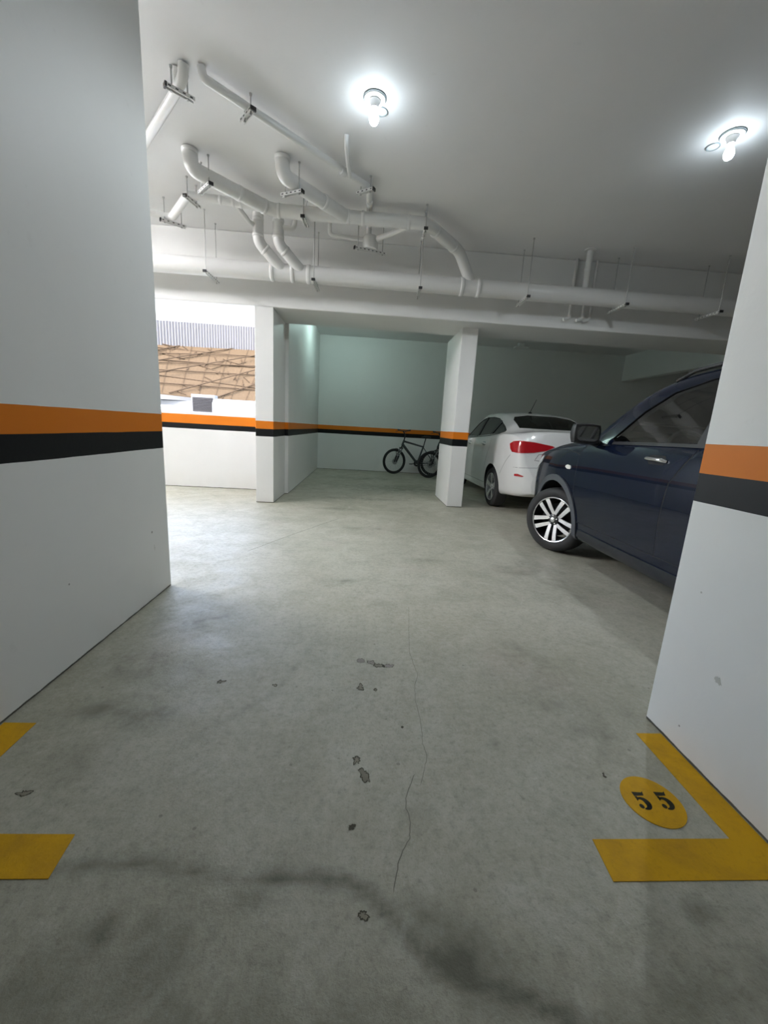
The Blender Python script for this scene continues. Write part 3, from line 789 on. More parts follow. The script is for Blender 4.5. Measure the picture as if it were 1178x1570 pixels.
def make_car(sp):
    car = Car(sp)
    root = empty(sp['name'], sp['loc'], sp['rz']); tag(root, sp['label'], 'car')
    x0, x1 = sp['x']
    xs = list(np.linspace(x0 + .36, x1 - .36, 74))
    xs = [x0 + .36 * (1 - math.cos(t)) for t in np.linspace(0, math.pi / 2, 17)][:-1] + xs + [x1 - .36 * (1 - math.cos(t)) for t in np.linspace(0, math.pi / 2, 17)][::-1][1:]
    base = car.loft(xs)
    bm = bmesh.new(); bm.from_mesh(base); bvh = BVHTree.FromBMesh(bm); bm.free()
    body = finish('body', base, [M[sp['paint']]], root)
    L = Proj(bvh, (0, 0, 0), (1, 0, 0), (0, 0, 1), (0, 1, 0)); Rr = Proj(bvh, (0, 0, 0), (1, 0, 0), (0, 0, 1), (0, -1, 0))
    FR = Proj(bvh, (0, 0, 0), (0, 1, 0), (0, 0, 1), (1, 0, 0)); BK = Proj(bvh, (0, 0, 0), (0, 1, 0), (0, 0, 1), (-1, 0, 0))
    TOP = Proj(bvh, (0, 0, 0), (1, 0, 0), (0, 1, 0), (0, 0, 1))
    # wheel arches
    cut = MB()
    for ax in sp['axles']:
        for s_ in (1, -1): cut.lathe([(0, s_ * 1.2), (sp['arch'], s_ * 1.2), (sp['arch'], s_ * sp['arch_in']), (0, s_ * sp['arch_in'])], 'y', origin=(ax, 0, sp['R'] + .02), seg=48)
    c = cut.build('cut', [M['liner']], smooth=None, merge=True); boolean(body, c)
    # cabin
    cav = car.loft(list(np.linspace(sp['cabin'][0], sp['cabin'][1], 40)), .075, .52)
    c = finish('cut', cav, [M['cabin']]); boolean(body, c)
    # window openings
    for poly in sp['side_glass']:
        for s_ in (1, -1):
            m = MB(); n = len(poly); V = [(x, s_ * .30, z) for x, z in poly] + [(x, s_ * 1.3, z) for x, z in poly]
            m.add(V, [tuple(range(n)), tuple(range(n, 2 * n))] + [(i, (i + 1) % n, n + (i + 1) % n, n + i) for i in range(n)])
            boolean(body, m.build('cut', [M['black']], smooth=None))
    for key, xr in (('front_glass', (.15, 3)), ('rear_glass', (-3, -.3))):
        poly = sp[key]; m = MB(); n = len(poly)
        V = [(xr[0], y, z) for y, z in poly] + [(xr[1], y, z) for y, z in poly]
        m.add(V, [tuple(range(n)), tuple(range(n, 2 * n))] + [(i, (i + 1) % n, n + (i + 1) % n, n + i) for i in range(n)])
        boolean(body, m.build('cut', [M['black']], smooth=None))
    smooth_mesh(body.data, 30)
    g = M[sp['glass']]
    for poly in sp['side_glass']:
        for pr in (L, Rr): pr.mesh('side_window', poly, -.010, g, root, .06, 0)
    FR.mesh('windscreen', sp['front_glass'], -.010, g, root, .08, 0)
    BK.mesh('rear_window', sp['rear_glass'], -.010, M[sp.get('rear_tint', sp['glass'])], root, .08, 0)
    # doors, gaps
    seam = M[sp['seam']]
    for poly in sp['doors']:
        for pr in (L, Rr): pr.mesh('door', poly, .0025, M[sp['paint']], root, .035, .008)
    for pr in (L, Rr):
        sm = MB()
        for line, w in sp['seams']: pr.ribbon(sm, line, w, .0012)
        sm.build('panel_gap', seam, root)
    sm = MB()
    for pr, lines in ((BK, sp.get('rear_seams', [])), (TOP, sp.get('top_seams', []))):
        for line, w in lines: pr.ribbon(sm, line, w, .002)
    if sm.v: sm.build('panel_gap', seam, root)
    for line_set in sp.get('trim', []):
        for pr in (L, Rr):
            tm = MB(); pr.ribbon(tm, line_set[0], line_set[1], line_set[3]); tm.build(line_set[4], M[line_set[2]], root, 60)
    # under tray fills the belly
    # handles
    for hx, hz in sp['handles']:
        for pr, s_ in ((L, 1), (Rr, -1)):
            p = pr.pt((hx, hz)); h = empty_mesh = MB()
            h.box(p.x - .105, p.x + .105, p.y - .012 * s_ - .02, p.y - .012 * s_ + .02, p.z - .028, p.z + .022, 1, bevel=.008) if False else None
            a = [Vector((p.x - .10, p.y + s_ * .004, p.z - .008)), Vector((p.x - .075, p.y + s_ * .034, p.z)), Vector((p.x + .06, p.y + s_ * .036, p.z + .004)), Vector((p.x + .10, p.y + s_ * .006, p.z - .002))]
            h.tube(fillet(a, .04), [.012] + [.014] * (len(fillet(a, .04)) - 2) + [.010], 10)
            hh = h.build('door_handle', M[sp['handle_mat']], root, 50)
            if sp['handle_mat'] == 'chrome': hh['label'] = 'chrome handle'
            pr.mesh('handle_recess', [(hx - .085, hz - .035), (hx + .06, hz - .038), (hx + .095, hz - .005), (hx + .07, hz + .028), (hx - .07, hz + .03), (hx - .10, hz)], .0035, M['seam'] if sp['paint'] == 'navy' else M['grey_ring'], root, .03, .003)
    # wheels
    R = sp['R']
    for i, ax in enumerate(sp['axles']):
        for s_ in (1, -1):
            wheel(root, (ax, s_ * sp['track'], R), R, sp['rimR'], sp['wheel'], sp['steer'] if i == 1 else 0, s_)
    seatset(root, sp['seats'], sp['halfW'])
    d = MB(); dx = sp['cabin'][1]
    d.box(dx - .42, dx - .02, -sp['halfW'] * .80, sp['halfW'] * .80, .72, sp['dash_z'], bevel=.06)
    d.build('dashboard', M['cabin'], root, 40)
    sw = MB(); ring = [(0, .185 * math.cos(a), .185 * math.sin(a)) for a in [2 * math.pi * i / 36 for i in range(37)]]
    sw.tube(ring, .016, 10, cap=False); sw.tube([(0, -.18, 0), (-.01, 0, .0), (0, .18, 0)], .018, 8); sw.tube([(0, 0, 0), (0, 0, -.18)], .018, 8)
    sw.lathe([(0, -.03), (.06, -.02), (.06, .03), (0, .03)], 'x', seg=20)
    sw.tube([(.02, 0, 0), (.30, 0, -.05)], .03, 10)
    sw.xform(Matrix.Translation((dx - .55, sp['halfW'] * .40, sp['dash_z'] + .02)) @ Matrix.Rotation(.42, 4, 'Y'))
    sw.build('steering_wheel', M['black'], root, 50)
    # mirrors
    for s_ in (1, -1):
        mx, my, mz = sp['mirror']; m = MB()
        bmx = bmesh.new(); bmesh.ops.create_cube(bmx, size=1); bmesh.ops.subdivide_edges(bmx, edges=bmx.edges[:], cuts=3, use_grid_fill=True)
        for v in bmx.verts:
            q = v.co.copy(); l = max(abs(q.x), abs(q.y), abs(q.z)) * 2; sph = q.normalized() * .5
            v.co = q.lerp(sph, .50 if q.x < .2 else .85); v.co = Vector((v.co.x * .15, v.co.y * .25, v.co.z * .185 * (1 + .12 * s_ * 0)))
        mo = MB().bm(bmx); mo.xform(Matrix.Translation((mx, s_ * my, mz)) @ Matrix.Rotation(-s_ * .18, 4, 'Z'))
        hs = mo.build('wing_mirror', M['black'] if sp['paint'] == 'navy' else M[sp['paint']], root, 60)
        arm = MB().tube([(mx + .02, s_ * (my - .05), mz - .055), (mx + .05, s_ * (my - .17), mz - .085)], [.03, .036], 10); arm.build('mirror_arm', M['black'], hs, 50)
        gm = MB(); gl = [(math.copysign(abs(math.cos(a)) ** .45, math.cos(a)) * .088, math.copysign(abs(math.sin(a)) ** .45, math.sin(a)) * .062) for a in [2 * math.pi * (i + .5) / 40 for i in range(40)]]
        V = [(-.080, y, z) for y, z in gl] + [(-.050, y * 1.04, z * 1.04) for y, z in gl]; n = len(gl)
        gm.add(V, [tuple(range(n)), ] + [(i, (i + 1) % n, n + (i + 1) % n, n + i) for i in range(n)])
        gm.xform(Matrix.Translation((mx, s_ * my, mz)) @ Matrix.Rotation(-s_ * .18, 4, 'Z'))
        gm.build('mirror_glass', M['mirror'], hs, None)
    return root, L, Rr, FR, BK, TOP, bvh, body

# dark blue SUV, nose away from the viewer
suv = dict(name='car', label='dark navy blue SUV parked behind the right wall with front wheel turned', loc=(2.955, 2.65, 0), rz=math.pi / 2, x=(-2.25, 2.34), paint='navy', glass='glass', rear_tint='dark_glass', seam='seam',
    halfW=.92, axles=(-1.36, 1.43), R=.345, rimR=.243, arch=.415, arch_in=.58, track=.905, steer=math.radians(30), wheel='double', cabin=(-1.75, .98), seats=(-.75, .12), dash_z=1.12, mirror=(.83, 1.02, 1.255),
    handle_mat='chrome', handles=[(.075, 1.095), (-1.0, 1.11)],
    lines=dict(
        W=[(2.34, .50), (2.31, .62), (2.22, .745), (2.08, .855), (1.85, .905), (1.43, .928), (.6, .92), (-.6, .92), (-1.36, .925), (-1.8, .90), (-2.08, .84), (-2.2, .74), (-2.25, .6)],
        zb=[(2.34, .34), (2.2, .26), (1.7, .235), (0, .235), (-1.7, .25), (-2.1, .30), (-2.25, .40)],
        zs=[(2.34, .74), (2.30, .84), (2.2, .935), (2.0, 1.03), (1.7, 1.09), (1.37, 1.13), (1.0, 1.165), (.5, 1.178), (0, 1.188), (-1, 1.215), (-1.9, 1.24), (-2.15, 1.10), (-2.25, .85)],
        yu=[(2.34, .38), (2.2, .60), (1.9, .70), (1.2, .745), (1.02, .795), (.85, .755), (.6, .70), (.3, .655), (-.2, .635), (-1.3, .62), (-1.9, .58), (-2.25, .50)],
        zu=[(2.34, .76), (2.2, .975), (2.0, 1.075), (1.7, 1.145), (1.37, 1.185), (1.12, 1.205), (1.0, 1.24), (.85, 1.37), (.6, 1.55), (.4, 1.638), (.15, 1.69), (-.3, 1.712), (-1.2, 1.69), (-1.75, 1.62), (-2.0, 1.45), (-2.15, 1.14), (-2.25, .88)],
        zt=[(2.34, .78), (2.2, 1.0), (2.0, 1.105), (1.7, 1.175), (1.37, 1.215), (1.15, 1.24), (1.0, 1.31), (.85, 1.44), (.6, 1.61), (.4, 1.695), (.15, 1.745), (-.3, 1.768), (-1.2, 1.75), (-1.75, 1.68), (-2.0, 1.50), (-2.15, 1.18), (-2.25, .9)]),
    side_glass=[[(.66, 1.205), (.70, 1.225), (.47, 1.445), (.26, 1.575), (-.02, 1.64), (-.20, 1.65), (-.20, 1.218)], [(-.27, 1.22), (-.27, 1.652), (-.6, 1.65), (-.98, 1.635), (-1.03, 1.235)], [(-1.10, 1.24), (-1.06, 1.615), (-1.35, 1.585), (-1.62, 1.50), (-1.66, 1.27)]],
    front_glass=[(-.68, 1.30), (.68, 1.30), (.60, 1.58), (.30, 1.675), (-.30, 1.675), (-.60, 1.58)], rear_glass=[(-.52, 1.24), (.52, 1.24), (.50, 1.50), (-.50, 1.50)],
    doors=[[(1.045, .44), (1.055, .80), (1.075, 1.06), (1.03, 1.15), (.60, 1.165), (.0, 1.172), (-.235, 1.174), (-.175, 1.08), (-.095, .95), (-.075, .70), (-.07, .44)], [(-.082, .44), (-.087, .70), (-.107, .95), (-.187, 1.08), (-.247, 1.174), (-.6, 1.185), (-1.03, 1.20), (-1.06, 1.02), (-.98, .86), (-.90, .66), (-.88, .44)]],
    seams=[([(1.048, .43), (1.058, .80), (1.078, 1.06), (1.035, 1.155)], .005), ([(-.076, .43), (-.081, .70), (-.101, .95), (-.181, 1.08), (-.241, 1.18)], .006), ([(-.885, .43), (-.905, .66), (-.985, .86), (-1.065, 1.02), (-1.035, 1.205)], .005), ([(1.05, .435), (.5, .433), (-.88, .435)], .004),
           ([(1.08, 1.07), (1.35, 1.10), (1.75, 1.07), (2.1, .99)], .003)],
    trim=[([(.66, 1.19), (.2, 1.198), (-.5, 1.206), (-1.66, 1.245)], .012, 'black', .006, 'window_trim'),
          ([(-.235, 1.215), (-.235, 1.65)], .036, 'black', .003, 'pillar_cover')])
root, L, Rr, FR, BK, TOP, bvh, body = make_car(suv)
for pr in (L, Rr):
    # cladding round the arches and along the sill
    for k, ax in enumerate(suv['axles']):
        n = 22; zc = suv['R'] + .02
        inn = [(ax + .408 * math.cos(a), zc + .408 * math.sin(a)) for a in [math.radians(-16 + 212 * i / n) for i in range(n + 1)]]
        out = [(ax + .475 * math.cos(a), zc + .470 * math.sin(a)) for a in [math.radians(-16 + 212 * i / n) for i in range(n + 1)]]
        pr.mesh('arch_cladding', out + inn[::-1], .014, M['cladding'], root, .03, .016)
    pr.mesh('sill_cladding', [(-.92, .30), (-.6, .265), (.6, .265), (.94, .30), (.915, .372), (.5, .365), (-.5, .365), (-.90, .372)], .012, M['sill'], root, .04, .014)
    pr.mesh('side_repeater', [(1.165, .925), (1.18, .948), (1.23, .955), (1.265, .945), (1.27, .928), (1.23, .913), (1.18, .913)], .008, M['amber'], root, .02, .006)
    pr.mesh('headlight', [(2.20, .86), (2.02, .97), (1.86, 1.01), (1.90, .93), (2.06, .85), (2.18, .82)], .004, M['lens'], root, .03, .004)
    rr = MB(); pts = []
    for x in np.linspace(.35, -1.55, 14):
        p = Vector((x, 0, 0)); zz = Car(suv).f['zu'](x); yy = Car(suv).f['yu'](x)
        h = bvh.ray_cast(Vector((x, pr.n.y * (yy - .015), 3)), Vector((0, 0, -1))); pts.append(h[0] + Vector((0, 0, .030 * min(1, min((.38 - x) / .16, (x + 1.58) / .16)))))
    rr.tube(pts, .014, 10); rr.build('roof_rail', M['black'], root, 50)
FR.mesh('grille', [(-.50, .56), (.50, .56), (.56, .70), (.44, .80), (-.44, .80), (-.56, .70)], .006, M['black'], root, .06, .01)
for s_ in (1, -1): BK.mesh('tail_light', [(s_ * .40, .98), (s_ * .70, .98), (s_ * .74, 1.10), (s_ * .55, 1.12), (s_ * .40, 1.07)], .006, M['tail'], root, .04, .006)

# white sedan, tail toward the viewer
sed = dict(name='car', label='white sedan parked between the slim column and the blue SUV', loc=(3.10, 8.02, 0), rz=math.pi / 2, x=(-2.27, 2.08), paint='white_car', glass='dark_glass', seam='wseam',
    halfW=.92, axles=(-1.30, 1.28), R=.330, rimR=.232, arch=.375, arch_in=.58, track=.900, steer=0, wheel='single', cabin=(-1.44, 1.02), seats=(-.75, .15), dash_z=1.04, mirror=(.80, 1.01, 1.16),
    handle_mat='white_car', handles=[(-.72, 1.045), (.28, 1.03)],
    lines=dict(
        W=[(2.08, .48), (2.04, .62), (1.94, .76), (1.75, .86), (1.3, .915), (.5, .92), (-.8, .92), (-1.3, .922), (-1.65, .91), (-1.90, .875), (-2.05, .825), (-2.15, .765), (-2.22, .69), (-2.27, .60)],
        zb=[(2.08, .32), (1.9, .24), (1.4, .20), (0, .20), (-1.3, .21), (-1.8, .27), (-2.1, .30), (-2.27, .36)],
        zs=[(2.08, .66), (2.0, .80), (1.8, .92), (1.4, 1.0), (1.0, 1.065), (.6, 1.105), (0, 1.135), (-.8, 1.17), (-1.3, 1.20), (-1.6, 1.225), (-1.85, 1.225), (-2.0, 1.20), (-2.10, 1.15), (-2.15, 1.02), (-2.18, .84), (-2.22, .74), (-2.27, .60)],
        yu=[(2.08, .35), (1.9, .58), (1.4, .70), (1.1, .72), (.7, .655), (.3, .61), (-.2, .60), (-.7, .595), (-1.0, .60), (-1.4, .63), (-1.7, .665), (-2.0, .66), (-2.15, .60), (-2.27, .48)],
        zu=[(2.08, .68), (1.9, .93), (1.4, 1.045), (1.15, 1.085), (1.0, 1.15), (.7, 1.36), (.4, 1.52), (.1, 1.585), (-.3, 1.59), (-.7, 1.565), (-1.0, 1.50), (-1.3, 1.40), (-1.6, 1.285), (-1.75, 1.262), (-2.0, 1.255), (-2.08, 1.23), (-2.12, 1.16), (-2.15, 1.03), (-2.18, .85), (-2.22, .75), (-2.27, .61)],
        zt=[(2.08, .69), (1.9, .955), (1.4, 1.07), (1.15, 1.12), (1.0, 1.20), (.7, 1.42), (.4, 1.58), (.1, 1.64), (-.3, 1.65), (-.7, 1.62), (-1.0, 1.55), (-1.3, 1.445), (-1.6, 1.315), (-1.75, 1.295), (-2.0, 1.30), (-2.10, 1.29), (-2.135, 1.20), (-2.16, 1.04), (-2.185, .86), (-2.22, .76), (-2.27, .62)]),
    side_glass=[[(.78, 1.145), (.42, 1.42), (.22, 1.495), (.02, 1.525), (-.06, 1.165)], [(-.12, 1.17), (-.04, 1.53), (-.40, 1.53), (-.72, 1.50), (-.90, 1.455), (-.84, 1.21)], [(-.90, 1.213), (-.95, 1.435), (-1.22, 1.355), (-1.42, 1.285), (-1.44, 1.262), (-1.36, 1.240)]],
    front_glass=[(-.66, 1.18), (.66, 1.18), (.58, 1.46), (.3, 1.56), (-.3, 1.56), (-.58, 1.46)], rear_glass=[(-.575, 1.335), (.575, 1.335), (.565, 1.47), (.50, 1.525), (.25, 1.565), (-.25, 1.565), (-.50, 1.525), (-.565, 1.47)],
    doors=[[(.95, .36), (.97, .80), (.92, 1.02), (.80, 1.085), (-.06, 1.125), (-.07, .90), (-.06, .36)], [(-.075, .36), (-.085, .90), (-.075, 1.126), (-.86, 1.165), (-1.06, 1.17), (-1.08, 1.0), (-.98, .80), (-.90, .60), (-.88, .36)]],
    seams=[([(.955, .36), (.975, .80), (.925, 1.02)], .004), ([(-.068, .36), (-.078, .90), (-.068, 1.13)], .004), ([(-.885, .36), (-.905, .60), (-.985, .80), (-1.085, 1.0), (-1.065, 1.175)], .004), ([(.95, .355), (-.88, .355)], .004),
           ([(-1.70, .60), (-1.86, .80), (-1.97, .92)], .003)],
    rear_seams=[([(.28, .98), (.50, .95), (.56, .86), (.0, .84), (-.56, .86), (-.50, .95), (-.28, .98)], .004), ([(.82, .74), (.4, .76), (-.4, .76), (-.82, .74)], .003)],
    trim=[([(.82, 1.13), (.4, 1.135), (-.4, 1.165), (-.9, 1.19), (-1.36, 1.235)], .008, 'black', .005, 'window_trim'),
          ([(-.09, 1.16), (-.01, 1.535)], .042, 'black', .004, 'pillar_cover'), ([(-.872, 1.205), (-.925, 1.452)], .034, 'black', .004, 'pillar_cover')])
root, L, Rr, FR, BK, TOP, bvh, body = make_car(sed)
for s_ in (1, -1):
    D = Proj(bvh, (-1.9, s_ * .7, 0), (.64, s_ * .768, 0), (0, 0, 1), (-.768, s_ * .64, 0))
    # u grows toward the flank
    D.mesh('tail_light', [(.115, 1.085), (.05, 1.125), (-.08, 1.140), (-.26, 1.125), (-.47, 1.085), (-.51, 1.065), (-.41, 1.01), (-.27, .975), (-.08, .955), (.05, .965), (.09, 1.01)], .010, M['tail'], root, .03, .012)
    D.mesh('bumper_reflector', [(-.20, .625), (-.10, .650), (-.04, .642), (-.04, .612), (-.18, .610)], .008, M['tail'], root, .02, .008)
ant = MB(); p = bvh.ray_cast(Vector((-.72, .12, 3)), Vector((0, 0, -1)))[0]
ant.lathe([(0, .028), (.022, .024), (.036, 0), (.036, -.01)], origin=p, seg=18); ant.tube([p + Vector((0, 0, .02)), p + Vector((.0, -.09, .245))], [.006, .004], 8)
ant.build('aerial', M['black'], root, 50)

# ------------------------------------------------------------------ bicycles
def bicycle(loc, rz, label, steer=.0, frame='bike', tyre_r=.345, seat_h=1.04):
    t = empty('bicycle', loc, rz); tag(t, label, 'bicycle', None)
    r = tyre_r; wb = 1.06
    def cyc_wheel(cx, st, piv=None):
        m = MB(); m.lathe([(r - .029 + .029 * math.cos(a), .029 * math.sin(a)) for a in [2 * math.pi * i / 12 for i in range(12)]], 'y', seg=48, closed=True)
        w = m.build('wheel', M['rubber'], t, 60)
        w.location = (cx, 0, r); w.rotation_euler = (0, 0, st)
        MB().lathe([(r - .052, .013), (r - .070, .011), (r - .074, 0), (r - .070, -.011), (r - .052, -.013)], 'y', seg=48, closed=True).build('rim', M['black'], w, 40)
        s = MB()
        for k in range(28):
            a = 2 * math.pi * k / 28; b = a + (.5 if k % 2 else -.5)
            y = .028 * (1 if k % 4 < 2 else -1)
            s.tube([(.022 * math.cos(b), y, .022 * math.sin(b)), ((r - .066) * math.cos(a), 0, (r - .066) * math.sin(a))], .0014, 4, cap=False)
        s.build('spokes', M['spoke'], w, None)
        MB().lathe([(0, -.05), (.012, -.05), (.012, -.034), (.026, -.032), (.016, -.02), (.016, .02), (.026, .032), (.012, .034), (.012, .05), (0, .05)], 'y', seg=18).build('hub', M['black'], w, 40)
        MB().lathe([(.03, .038), (.082, .038), (.082, .041), (.03, .041)], 'y', seg=30, closed=True).build('brake_disc', M['spoke'], w, 40)
        return w
    cyc_wheel(wb, steer); cyc_wheel(0, 0)
    head_t, head_b = Vector((wb - .235, 0, .915)), Vector((wb - .195, 0, .80))
    bb = Vector((.43, 0, .315)); st_top = Vector((.285, 0, .80)); rear = Vector((0, 0, r))
    f = MB()
    f.tube([head_t + Vector((-.003, 0, .01)), head_b - Vector((-.003, 0, .01))], .028, 14)
    f.tube([head_t - Vector((0, 0, .02)), st_top + Vector((.0, 0, -.03))], [.026, .021], 12)
    f.tube([head_b + Vector((0, 0, .02)), bb], [.036, .032], 12); f.tube([st_top, bb], .022, 12)
    for s_ in (1, -1):
        f.tube([bb + Vector((0, s_ * .03, 0)), rear + Vector((.12, s_ * .05, .0)), rear + Vector((0, s_ * .062, 0))], .011, 8)
        f.tube([st_top + Vector((0, s_ * .018, -.05)), rear + Vector((.07, s_ * .055, .12)), rear + Vector((0, s_ * .062, 0))], .009, 8)
    f.build('bike_frame', M[frame], t, 50)
    rot = Matrix.Translation((wb - .215, 0, 0)) @ Matrix.Rotation(steer, 4, 'Z') @ Matrix.Translation((-(wb - .215), 0, 0))
    fk = MB()
    for s_ in (1, -1):
        fk.tube([Vector((wb - .165, s_ * .062, .71)), Vector((wb - .06, s_ * .062, .47))], .017, 12, 0)
        fk.tube([Vector((wb - .07, s_ * .062, .50)), Vector((wb, s_ * .062, r))], .025, 12, 1)
    fk.tube([Vector((wb - .165, -.075, .71)), Vector((wb - .165, .075, .71))], .024, 12, 1); fk.tube([Vector((wb - .165, 0, .70)), Vector((wb - .195, 0, .80))], .02, 12, 1)
    fk.tube([Vector((wb - .07, -.062, .50)), Vector((wb - .03, -.05, .70 - .0)), Vector((wb - .03, .05, .70)), Vector((wb - .07, .062, .50))], .011, 8, 1)
    fk.xform(rot); fk.build('fork', [M['bike_grey'], M['black']], t, 50)
    hb = MB(); hz = 1.17
    hb.tube([head_t, head_t + Vector((-.03, 0, .15)), Vector((wb - .19, 0, hz))], .018, 10)
    hb.tube(fillet([(wb - .21, -.34, hz + .025), (wb - .18, -.12, hz), (wb - .18, .12, hz), (wb - .21, .34, hz + .025)], .08), .0135, 10)
    for s_ in (1, -1):
        hb.tube([(wb - .21, s_ * .22, hz + .012), (wb - .214, s_ * .35, hz + .026)], .019, 10)
        hb.tube([(wb - .175, s_ * .20, hz - .0), (wb - .12, s_ * .24, hz - .02), (wb - .13, s_ * .32, hz - .03)], .007, 6)
    hb.xform(rot); hb.build('handlebar', M['black'], t, 50)
    sd = MB(); sd.tube([st_top, st_top + Vector((-.045, 0, seat_h - .80 - .03))], .014, 10)
    bm_ = bmesh.new(); bmesh.ops.create_uvsphere(bm_, u_segments=18, v_segments=10, radius=.5)
    for v in bm_.verts:
        q = v.co; wd = .15 * (.30 + .70 * max(0, .5 - q.x) ** 1.0); v.co = Vector((q.x * .27, q.y * wd * 1.4, q.z * .06 - (.012 if q.x > .2 else 0)))
    st0 = len(sd.v); sd.bm(bm_); sd.xform(Matrix.Translation(st_top + Vector((-.05, 0, seat_h - .80))), st0)
    sd.build('saddle', M['black'], t, 50)
    ck = MB(); ck.lathe([(.04, -.058), (.085, -.058), (.088, -.054), (.085, -.050), (.04, -.050)], 'y', origin=bb, seg=32, closed=True)
    ck.tube([bb + Vector((0, -.07, 0)), bb + Vector((0, .07, 0))], .016, 10)
    ck.tube([bb + Vector((0, -.07, 0)), bb + Vector((.165, -.082, -.03))], .011, 8); ck.tube([bb + Vector((0, .07, 0)), bb + Vector((-.165, .082, .03))], .011, 8)
    ck.box(bb.x + .125, bb.x + .205, -.175, -.09, bb.z - .042, bb.z - .022, bevel=.005); ck.box(bb.x - .205, bb.x - .125, .09, .175, bb.z + .022, bb.z + .042, bevel=.005)
    ck.build('crankset', M['black'], t, 40)
    ch = MB()
    for z_ in (.07, -.07): ch.tube([bb + Vector((0, -.054, z_)), rear + Vector((0, -.054, z_ * .55))], .005, 6)
    ch.build('chain', M['black'], t)
    return t
bicycle((1.92, 10.92, 0), math.pi - .03, 'dark mountain bike leaning side-on at the recess back wall, its front wheel fully visible', steer=.42)
bicycle((2.78, 10.60, 0), math.pi + .20, 'second bicycle mostly hidden behind the slim column, only one wheel showing', steer=.12, frame='black')

# ------------------------------------------------------------------ outside the opening
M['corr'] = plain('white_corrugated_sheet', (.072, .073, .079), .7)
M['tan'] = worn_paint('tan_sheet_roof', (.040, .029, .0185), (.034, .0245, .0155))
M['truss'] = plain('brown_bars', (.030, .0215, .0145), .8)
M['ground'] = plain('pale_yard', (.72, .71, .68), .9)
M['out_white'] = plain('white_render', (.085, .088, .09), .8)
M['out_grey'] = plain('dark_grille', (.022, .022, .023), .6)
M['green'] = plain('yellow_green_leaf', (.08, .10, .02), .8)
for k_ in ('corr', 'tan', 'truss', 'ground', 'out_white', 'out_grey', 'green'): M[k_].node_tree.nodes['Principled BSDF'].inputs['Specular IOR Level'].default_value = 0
o = MB().box(-60, 40, 7.36, 60, -.3, -.06).build('ground', M['ground'], smooth=None); o['kind'] = 'structure'
shed = empty('shed', (-8, 20, 0)); tag(shed, 'tan roofed shed with white corrugated wall outside the opening', 'shed')
def put(mb, name, mat, smooth=None):
    mb.xform(Matrix.Translation((8, -20, 0))); return mb.build(name, mat, shed, smooth)
E0, E1 = Vector((-9.15, 16.0, 2.12)), Vector((-5.1, 20.2, 2.02))
T0, T1 = Vector((-12.2, 22.2, 4.72)), Vector((-5.2, 26.2, 5.45))
sh = MB(); NU = 40; V = []
for j in (0, 1):
    for i in range(NU + 1):
        u = i / NU; V.append(E0.lerp(E1, u).lerp(T0.lerp(T1, u), j))
th = Vector((0, 0, -.05)); V += [v + th for v in V]
n = NU + 1; F = []
for i in range(NU): F += [(i, i + 1, n + i + 1, n + i), (2 * n + i, 3 * n + i, 3 * n + i + 1, 2 * n + i + 1), (i, 2 * n + i, 2 * n + i + 1, i + 1), (n + i, n + i + 1, 3 * n + i + 1, 3 * n + i)]
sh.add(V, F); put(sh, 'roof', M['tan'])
def on_roof(u, v, h=.05): return E0.lerp(E1, u).lerp(T0.lerp(T1, u), v) + Vector((.1, -.3, 1)).normalized() * h
tr = MB(); rnd = random.Random(7)
def bar(a, b, r): tr.tube([on_roof(*a), on_roof(*b)], r, 5)
for va, vb in ((.93, .80), (.72, .86), (.60, .60), (.50, .64), (.36, .46), (.30, .22), (.12, .20)):
    bar((.0, va), (1, vb), .028)
for (u0, v0, u1, v1) in ((0, .15, 1, 1.0), (0, .40, .62, .97), (.30, .0, 1, .70), (.62, 0, 1, .40), (0, .62, .3, .98), (0, .9, .35, .66), (.2, 1.0, .75, .62), (.45, .55, 1, .22)):
    bar((u0, v0), (u1, v1), .030)
    k = 9
    for i in range(k):
        t = (i + .5) / k; u, v = u0 + (u1 - u0) * t, v0 + (v1 - v0) * t
        bar((u, v), (min(1, max(0, u + rnd.uniform(-.08, .08))), min(1, max(0, v + rnd.choice((-1, 1)) * rnd.uniform(.04, .10)))), .018)
for i in range(9): bar((i / 8, 0), (i / 8, 1), .010)
put(tr, 'roof_truss', M['truss'])
cw = MB(); A, B = T0 + Vector((-3, -1.71, -.4)), T1 + Vector((7, 4, -.4)); dx = (B - A); dx.z = 0; ln = dx.length; dx.normalize(); nx = Vector((dx.y, -dx.x, 0))
N = 560; V = []
for i in range(N + 1):
    p = A + dx * (ln * i / N); off = nx * ((.05) * (1 if (i // 2) % 2 else -1))
    V += [Vector((p.x, p.y, 3.9)) + off, Vector((p.x, p.y, 8.6)) + off]
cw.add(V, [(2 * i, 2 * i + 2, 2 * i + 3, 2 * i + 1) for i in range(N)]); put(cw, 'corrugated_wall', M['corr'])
bw = MB()
bw.box(-16, -3, 27.5, 27.8, -.1, 4); put(bw, 'rear_wall', M['out_white'])
for (px, py) in ((-9.0, 16.4), (-5.3, 20.4)):
    pm = MB().box(px - .07, px + .07, py - .07, py + .07, -.1, 2.1); put(pm, 'post', M['out_white'])
bx = empty('meter_cabinet', (-5.95, 15.6, 0)); tag(bx, 'dark louvred cabinet in a white frame standing under the shed eave', 'cabinet')
MB().box(-.42, .42, -.1, .25, -.08, 2.05, bevel=.01).build('housing', M['out_white'], bx)
gr = MB()
for i in range(9): gr.box(-.36, .36, -.135, -.10, 1.46 + i * .054, 1.49 + i * .054)
gr.box(-.37, .37, -.105, -.095, 1.44, 1.95); gr.build('louvre_panel', M['out_grey'], bx, None)
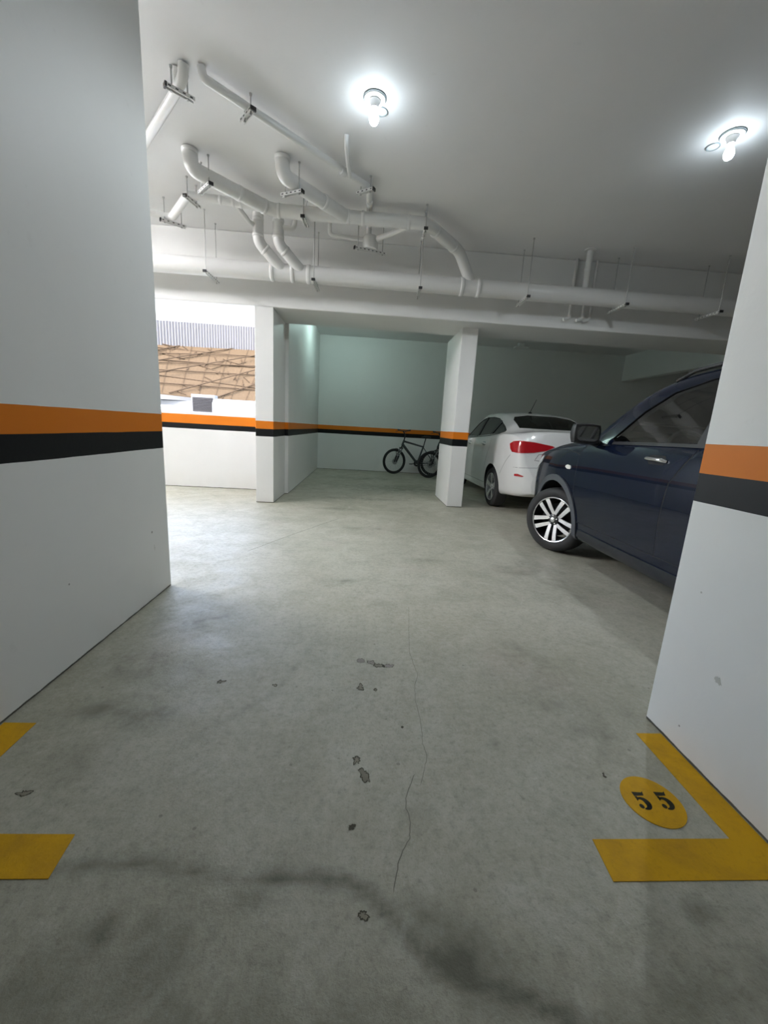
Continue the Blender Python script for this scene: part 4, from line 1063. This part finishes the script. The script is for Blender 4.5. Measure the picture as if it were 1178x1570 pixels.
for (cx, cy, w, lab) in ((-8.6, 18.5, 2.2, 'white van parked outside, left of the louvred cabinet'), (-4.35, 15.4, 1.0, 'white van parked outside, right of the louvred cabinet')):
    v = empty('van', (cx, cy, -.06)); tag(v, lab, 'van')
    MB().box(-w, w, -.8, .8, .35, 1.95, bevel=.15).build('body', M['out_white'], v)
    MB().box(-w * .8, w * .5, -.815, -.79, 1.30, 1.72, bevel=.01).build('side_window', M['lens'], v)
    for s_ in (-1, 1): MB().lathe([(0, -.84), (.30, -.84), (.34, -.80), (.34, -.6), (0, -.6)], 'y', origin=(s_ * w * .62, 0, .34), seg=24).build('wheel', M['rubber'], v)
gb = MB()
for i in range(160):
    a, b_ = rnd.uniform(0, 6.28), rnd.gauss(0, .55); q = Vector((rnd.gauss(0, .28), rnd.gauss(0, .28), .9 + rnd.gauss(0, .30)))
    e = Vector((math.cos(a), math.sin(a), b_)).normalized() * .10; f2 = e.cross(Vector((.3, .2, 1))).normalized() * .05
    gb.add([q - e, q + f2, q + e, q - f2], [(0, 1, 2, 3)])
gb.tube([(0, 0, -.05), (.03, 0, .9)], .04, 8)
bs = gb.build('shrub', M['green'], smooth=None); bs.location = (-3.12, 12.2, .2); bs.location.z = 0; tag(bs, 'yellow-green shrub outside at the right end of the opening', 'shrub')

# ------------------------------------------------------------------ light
w = bpy.data.worlds.new('sky'); SC.world = w; w.use_nodes = True
nt = w.node_tree; bg = nt.nodes['Background']
sky = nt.nodes.new('ShaderNodeTexSky'); sky.sky_type = 'NISHITA'; sky.sun_disc = False; sky.sun_elevation = math.radians(52); sky.sun_rotation = math.radians(180); sky.air_density = 1.0; sky.dust_density = 3.0
mx = nt.nodes.new('ShaderNodeMix'); mx.data_type = 'RGBA'; mx.inputs[0].default_value = .7
nt.links.new(sky.outputs[0], mx.inputs[6]); mx.inputs[7].default_value = (.42, .41, .39, 1)
nt.links.new(mx.outputs[2], bg.inputs['Color']); bg.inputs['Strength'].default_value = 8.6
def portal(loc, rot, sx, sy):
    l = bpy.data.lights.new('opening_portal', 'AREA'); l.shape = 'RECTANGLE'; l.size = sx; l.size_y = sy; l.cycles.is_portal = True
    o = bpy.data.objects.new('opening_portal', l); COL.objects.link(o); o.location = loc; o.rotation_euler = rot
portal((-4.1, 7.40, 2.03), (math.radians(-90), 0, 0), 5.2, 1.46)

# ------------------------------------------------------------------ camera
cd = bpy.data.cameras.new('camera'); cam = bpy.data.objects.new('camera', cd); COL.objects.link(cam); SC.camera = cam
cd.sensor_fit = 'VERTICAL'; cd.sensor_height = 36; cd.lens = 612.754 / 1570 * 36; cd.clip_start = .02; cd.clip_end = 300
r_ = Vector((0.99725715, -0.04861765, 0.0558078)); u_ = Vector((-0.04462252, 0.2066401, 0.97739895)); f_ = Vector((0.05905097, 0.97720837, -0.20390387))
mw = Matrix(((r_.x, u_.x, -f_.x, 0), (r_.y, u_.y, -f_.y, 0), (r_.z, u_.z, -f_.z, 1.2), (0, 0, 0, 1)))
cam.matrix_world = mw
vs = SC.view_settings
SC.display_settings.display_device = 'sRGB'; vs.view_transform = 'Standard'; vs.look = 'None'; vs.gamma = 1; vs.use_curve_mapping = False; vs.exposure = 0.5
SC.cycles.use_denoising = True
SC.cycles.max_bounces = 10; SC.cycles.diffuse_bounces = 6; SC.cycles.glossy_bounces = 5; SC.cycles.transparent_max_bounces = 12; SC.cycles.sample_clamp_indirect = 8
